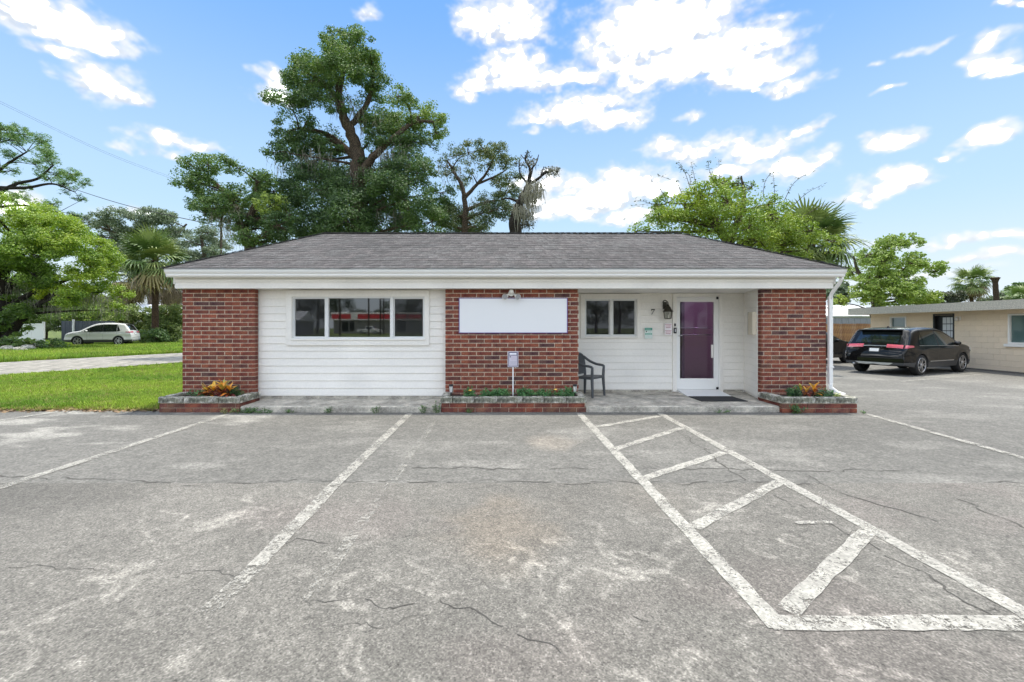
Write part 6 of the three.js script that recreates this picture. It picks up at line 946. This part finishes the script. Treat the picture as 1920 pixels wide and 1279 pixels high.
croton('bright orange croton in the planter beside the lawn', -5.22, 8.40, 0.22, [[-0.22, 0.02, 0.12, 26, 0.19, .9], [-0.08, 0.06, 0.15, 28, 0.20, .95], [0.05, 0.02, 0.16, 28, 0.20, .9], [0.19, 0.03, 0.13, 26, 0.19, .9], [0.0, -0.12, 0.18, 22, 0.20, .9]], 61);
croton('orange and green croton in the planter beside the downspout', 5.76, 8.42, 0.22, [[-0.13, 0.0, 0.13, 13, 0.18, .5], [0.10, 0.02, 0.15, 14, 0.19, .95], [0.0, -0.05, 0.09, 12, 0.16, .4]], 62);
bush('leafy_shrub', 'dark leafy shrub left of the orange croton by the lawn', 'shrub', -5.62, 8.40, 0.21, 0.26, 0.17, 420, 0.05, DG, 71, 'planter shrubs');
bush('leafy_shrub', 'dark leafy shrub between orange croton and white siding', 'shrub', -4.96, 8.45, 0.21, 0.13, 0.24, 420, 0.05, DG, 72, 'planter shrubs');
bush('leafy_shrub', 'dark glossy shrub left of the croton near the porch', 'shrub', 5.48, 8.42, 0.21, 0.14, 0.27, 480, 0.055, DG, 73, 'planter shrubs');
bush('leafy_shrub', 'dark shrub at the foot of the downspout', 'shrub', 6.08, 8.45, 0.21, 0.17, 0.20, 480, 0.05, DG, 74, 'planter shrubs');
bush('pale_flower', 'pale yellow leaved plant at the right end of the planter', 'plant', 6.24, 8.33, 0.21, 0.09, 0.09, 120, 0.05, [[.6, .6, .2], [.65, .68, .4], [.2, .35, .1]], 75);
for (const [x, rx, ry, n, s, lab] of [[-0.58, .12, .15, 300, 81, 'small leafy plant with a yellow bud left in the long planter'], [-0.18, .24, .15, 560, 82, 'leafy green plant left of the yard sign'], [0.07, .17, .16, 420, 83, 'leafy green plant touching the yard sign stake'], [0.52, .22, .17, 560, 84, 'leafy green plant right of the yard sign'], [0.82, .18, .14, 420, 85, 'leafy green plant between yard sign and yellow flower'], [1.2, .20, .16, 480, 86, 'leafy green plant beside the chair end path light']]) bush('bedding_plant', lab, 'plant', x, 8.38, 0.21, rx, ry * 1.3, n * 1.2, 0.05, [[0.06, 0.20, 0.055], [0.085, 0.26, 0.07], [0.14, 0.32, 0.09]], s, 'bedding plants in the long planter');
for (const [x, y, lab] of [[-0.55, 0.37, 'yellow marigold bud left in the long planter'], [1.03, 0.385, 'yellow marigold bloom beside the chair end of the planter']]) { const o = thing('marigold', lab, 'flower', [x, 0.215, -8.34], 0, 'marigolds'); const ps = []; for (let i = 0; i < 20; i++) { const q = new THREE.CircleGeometry(0.014, 6); q.rotateX(-1.1 + (i % 3) * .3); q.translate(0, y - .215, 0.014 + (i % 3) * .006); q.rotateY(i * 0.8); ps.push(q); } part(o, 'petals', merge(ps), std([0.85, 0.55, 0.10], .7)); part(o, 'stem', tube([V(0, 0, 0), V(0, y - .215, 0)], 0.004, 5), std([.08, .16, .04], .8)); }
// weeds in the joint along the slab
const weedSpots = [[-4.55, 8.02, .20, .13, 260, 'spreading weed at the corner of the croton planter'], [-4.85, 8.03, .14, .12, 160, 'yellowing weed under the croton planter cap'], [-4.2, 8.05, .16, .07, 140, 'low weed in the slab joint nearest the croton planter'], [-3.75, 8.06, .10, .06, 60, 'small weed left along the slab edge'], [-3.05, 8.05, .09, .17, 50, 'upright spindly weed left of the slab middle'], [-2.2, 8.05, .12, .15, 70, 'upright spindly weed in the slab middle'], [-1.35, 8.05, .13, .15, 80, 'spindly weed close to the long planter'], [-1.12, 8.05, .08, .26, 120, 'tall weed against the long planter corner'], [-0.55, 8.07, .08, .14, 60, 'weed climbing the long planter bricks'], [5.28, 8.00, .14, .22, 190, 'weed with pale bloom at the porch end of the right planter'], [3.95, 8.09, .18, .05, 90, 'mossy weed on the porch edge before the mat'], [6.46, 8.02, .06, .06, 40, 'tiny weed at the outer corner of the right planter']];
weedSpots.forEach(([x, d, rx, ry, n, lab], i) => bush('weed', lab, 'weed', x, d, i === 10 ? 0.02 : 0, rx, ry, n, i === 0 || i === 9 ? 0.045 : 0.035, i === 1 ? [[.5, .45, .15], [.25, .3, .08], [.4, .4, .2]] : LG.concat(DG.slice(0, 2)), 400 + i, 'weeds along the slab', 0.35));

// ---------- across the road, behind the viewer: what the window mirrors ----------
{
  const red = std([0.62, 0.03, 0.04], 0.5), wall = std([0.32, 0.29, 0.26], 0.9), Z = 92, m = (px) => (px - VPX) * (2 * DS + Z) / FOCAL, yy = (py) => EYE - (py - VPY) * (2 * DS + Z) / FOCAL;
  const g = thing('petrol_station', 'store with a red and white roof band mirrored in the wide window', 'building', [m(700), 0, Z]);
  const L = (px) => m(px) - m(700);
  part(g, 'wall', bu(L(624), L(800), 0, yy(600), 0.4, 12), wall); part(g, 'roof', bu(L(620), L(800), yy(588), yy(586), 0, 12), M.white);
  for (const [a, b] of [[622, 658], [671, 733], [735, 762], [766, 790]]) part(g, 'red_band', bu(L(a), L(b), yy(598), yy(589), -0.2, 0.3), red); part(g, 'white_panel', bu(L(658.5), L(670.5), yy(599), yy(586), -0.25, 0.3), M.white); part(g, 'white_trim', merge([bu(L(620), L(800), yy(600.5), yy(598.3), -0.22, 0.3), bu(L(620), L(800), yy(588.8), yy(587), -0.22, 0.3)]), M.white);
  for (const [a, b] of [[640, 652], [655, 663], [745, 760]]) part(g, 'shop_window', bx(L(a), L(b), 0.6, yy(602), 0.3, 0.42), carGlass);
  const h = thing('metal_roofed_house', 'house with a white metal roof mirrored in the left pane', 'house', [m(562), 0, 74]); part(h, 'wall', bu(-6.5, 7.5, 0, 2.9, 0, 8), std([0.34, 0.31, 0.33], .9)); part(h, 'roof', prismX([[-0.8, 2.85], [-0.8, 3.0], [4, 5.0], [8.8, 3.0], [8.8, 2.85]], -7.2, 8.2), std([0.72, 0.73, 0.76], .5)); part(h, 'door', bx(0.2, 1.5, 0, 2.2, -0.1, 0), std([.16, .05, .04], .7));
  [['pole', 637], ['pole', 691], ['pole', 713], ['pole', 719]].forEach(([, px], i) => { const z = [60, 64, 70, 78][i], x = (px - VPX) * (2 * DS + z) / FOCAL; single('utility_pole', tube([V(0, -.3, 0), V(0, 11, 0)], [.17, .12], 8), M.darkBark, ['wooden utility pole mirrored at the left of the middle pane', 'wooden utility pole mirrored in front of the red band', 'left one of two close utility poles in the mirrored view', 'right one of two close utility poles in the mirrored view'][i], 'utility pole', 'utility poles across the road').position.set(x, 0, z); });
  const t = makeCar('pickup_truck', 'white pickup truck mirrored before the red roof band', { at: [(672 - VPX) * (2 * DS + 84) / FOCAL, 0, 84], turn: 0.15, top: [[0, 0.7], [0.02, 1.0], [0.1, 1.05], [1.9, 1.07], [1.95, 1.25], [2.1, 1.72], [2.6, 1.78], [3.4, 1.74], [3.7, 1.55], [4.1, 1.2], [5.0, 1.1], [5.3, .95], [5.35, .7]], axles: [1.1, 4.4], sill: 0.42, width: 1.95, belt: 1.15, tumble: .22, paint: whitePaint, detail: ({ side, over, topY, chainAt }) => { side('side_window', 2.15, 2.85, 1.2, (x) => topY(x) - .1, carGlass); side('side_window', 2.92, 3.8, 1.2, (x) => topY(x) - .1, carGlass); over('windshield', chainAt(3.5), chainAt(4.05), -.85, .85, carGlass); } });
  for (const [px, z, hgt, r, s, lab] of [[560, 100, 15, 7, 1, 'dark tree mirrored at the far left of the wide window'], [595, 104, 16, 7, 2, 'dark tree mirrored left in the wide window'], [628, 108, 15.5, 6.5, 3, 'dark tree mirrored at the left of the middle pane'], [672, 125, 6.8, 4, 4, 'round tree mirrored above the red band'], [700, 128, 7.6, 5, 5, 'broad tree mirrored above the white truck'], [725, 124, 7.0, 5, 6, 'tree mirrored at the right of the middle pane'], [1120, 105, 13, 9, 9, 'dark tree mirrored in the left pane beside the entrance'], [1165, 98, 11, 8, 10, 'dark tree mirrored in the right pane beside the entrance'], [1310, 90, 12, 9, 11, 'dark tree mirrored in the glass door'], [765, 110, 13, 8, 7, 'dark tree mirrored in the right pane'], [800, 112, 12, 8, 8, 'dark tree mirrored at the right end of the wide window']]) {
    const R = rngOf(600 + s), x = (px - VPX) * (2 * DS + z) / FOCAL, o = thing('roadside_tree', lab, 'tree', [x, 0, z], 0, 'trees across the road'), LL = new Leaves(); part(o, 'trunk', tube([V(0, -.3, 0), V(.2, hgt * .4, 0), V(0, hgt * .75, 0)], [.45, .35, .12], 8), M.darkBark);
    for (let c = 0; c < 26; c++) { const a = R() * 6.28, u = R(), cy = hgt * (0.24 + 0.66 * u), rr = r * Math.sqrt(1 - (u - .35) ** 2 * 1.6) * Math.sqrt(R()), cx = Math.cos(a) * rr, cz = Math.sin(a) * rr; for (let i = 0; i < 170; i++) { const b = R() * 6.28, v = R() * 2 - 1, w = Math.sqrt(1 - v * v), q = 1.9 * Math.cbrt(R()), k = .7 + R() * .6; LL.leaf(cx + w * Math.cos(b) * q, cy + v * q * .7, cz + w * Math.sin(b) * q, R() - .5, .6, R() - .5, .6, .35, .05 * k, .085 * k, .025 * k, R); } } part(o, 'crown', LL.build(), leafMat).userData.kind = 'stuff';
  }
}

scene.traverse((o) => { if (o.isMesh) { o.castShadow = true; o.receiveShadow = true; } });
renderer.render(scene, camera);
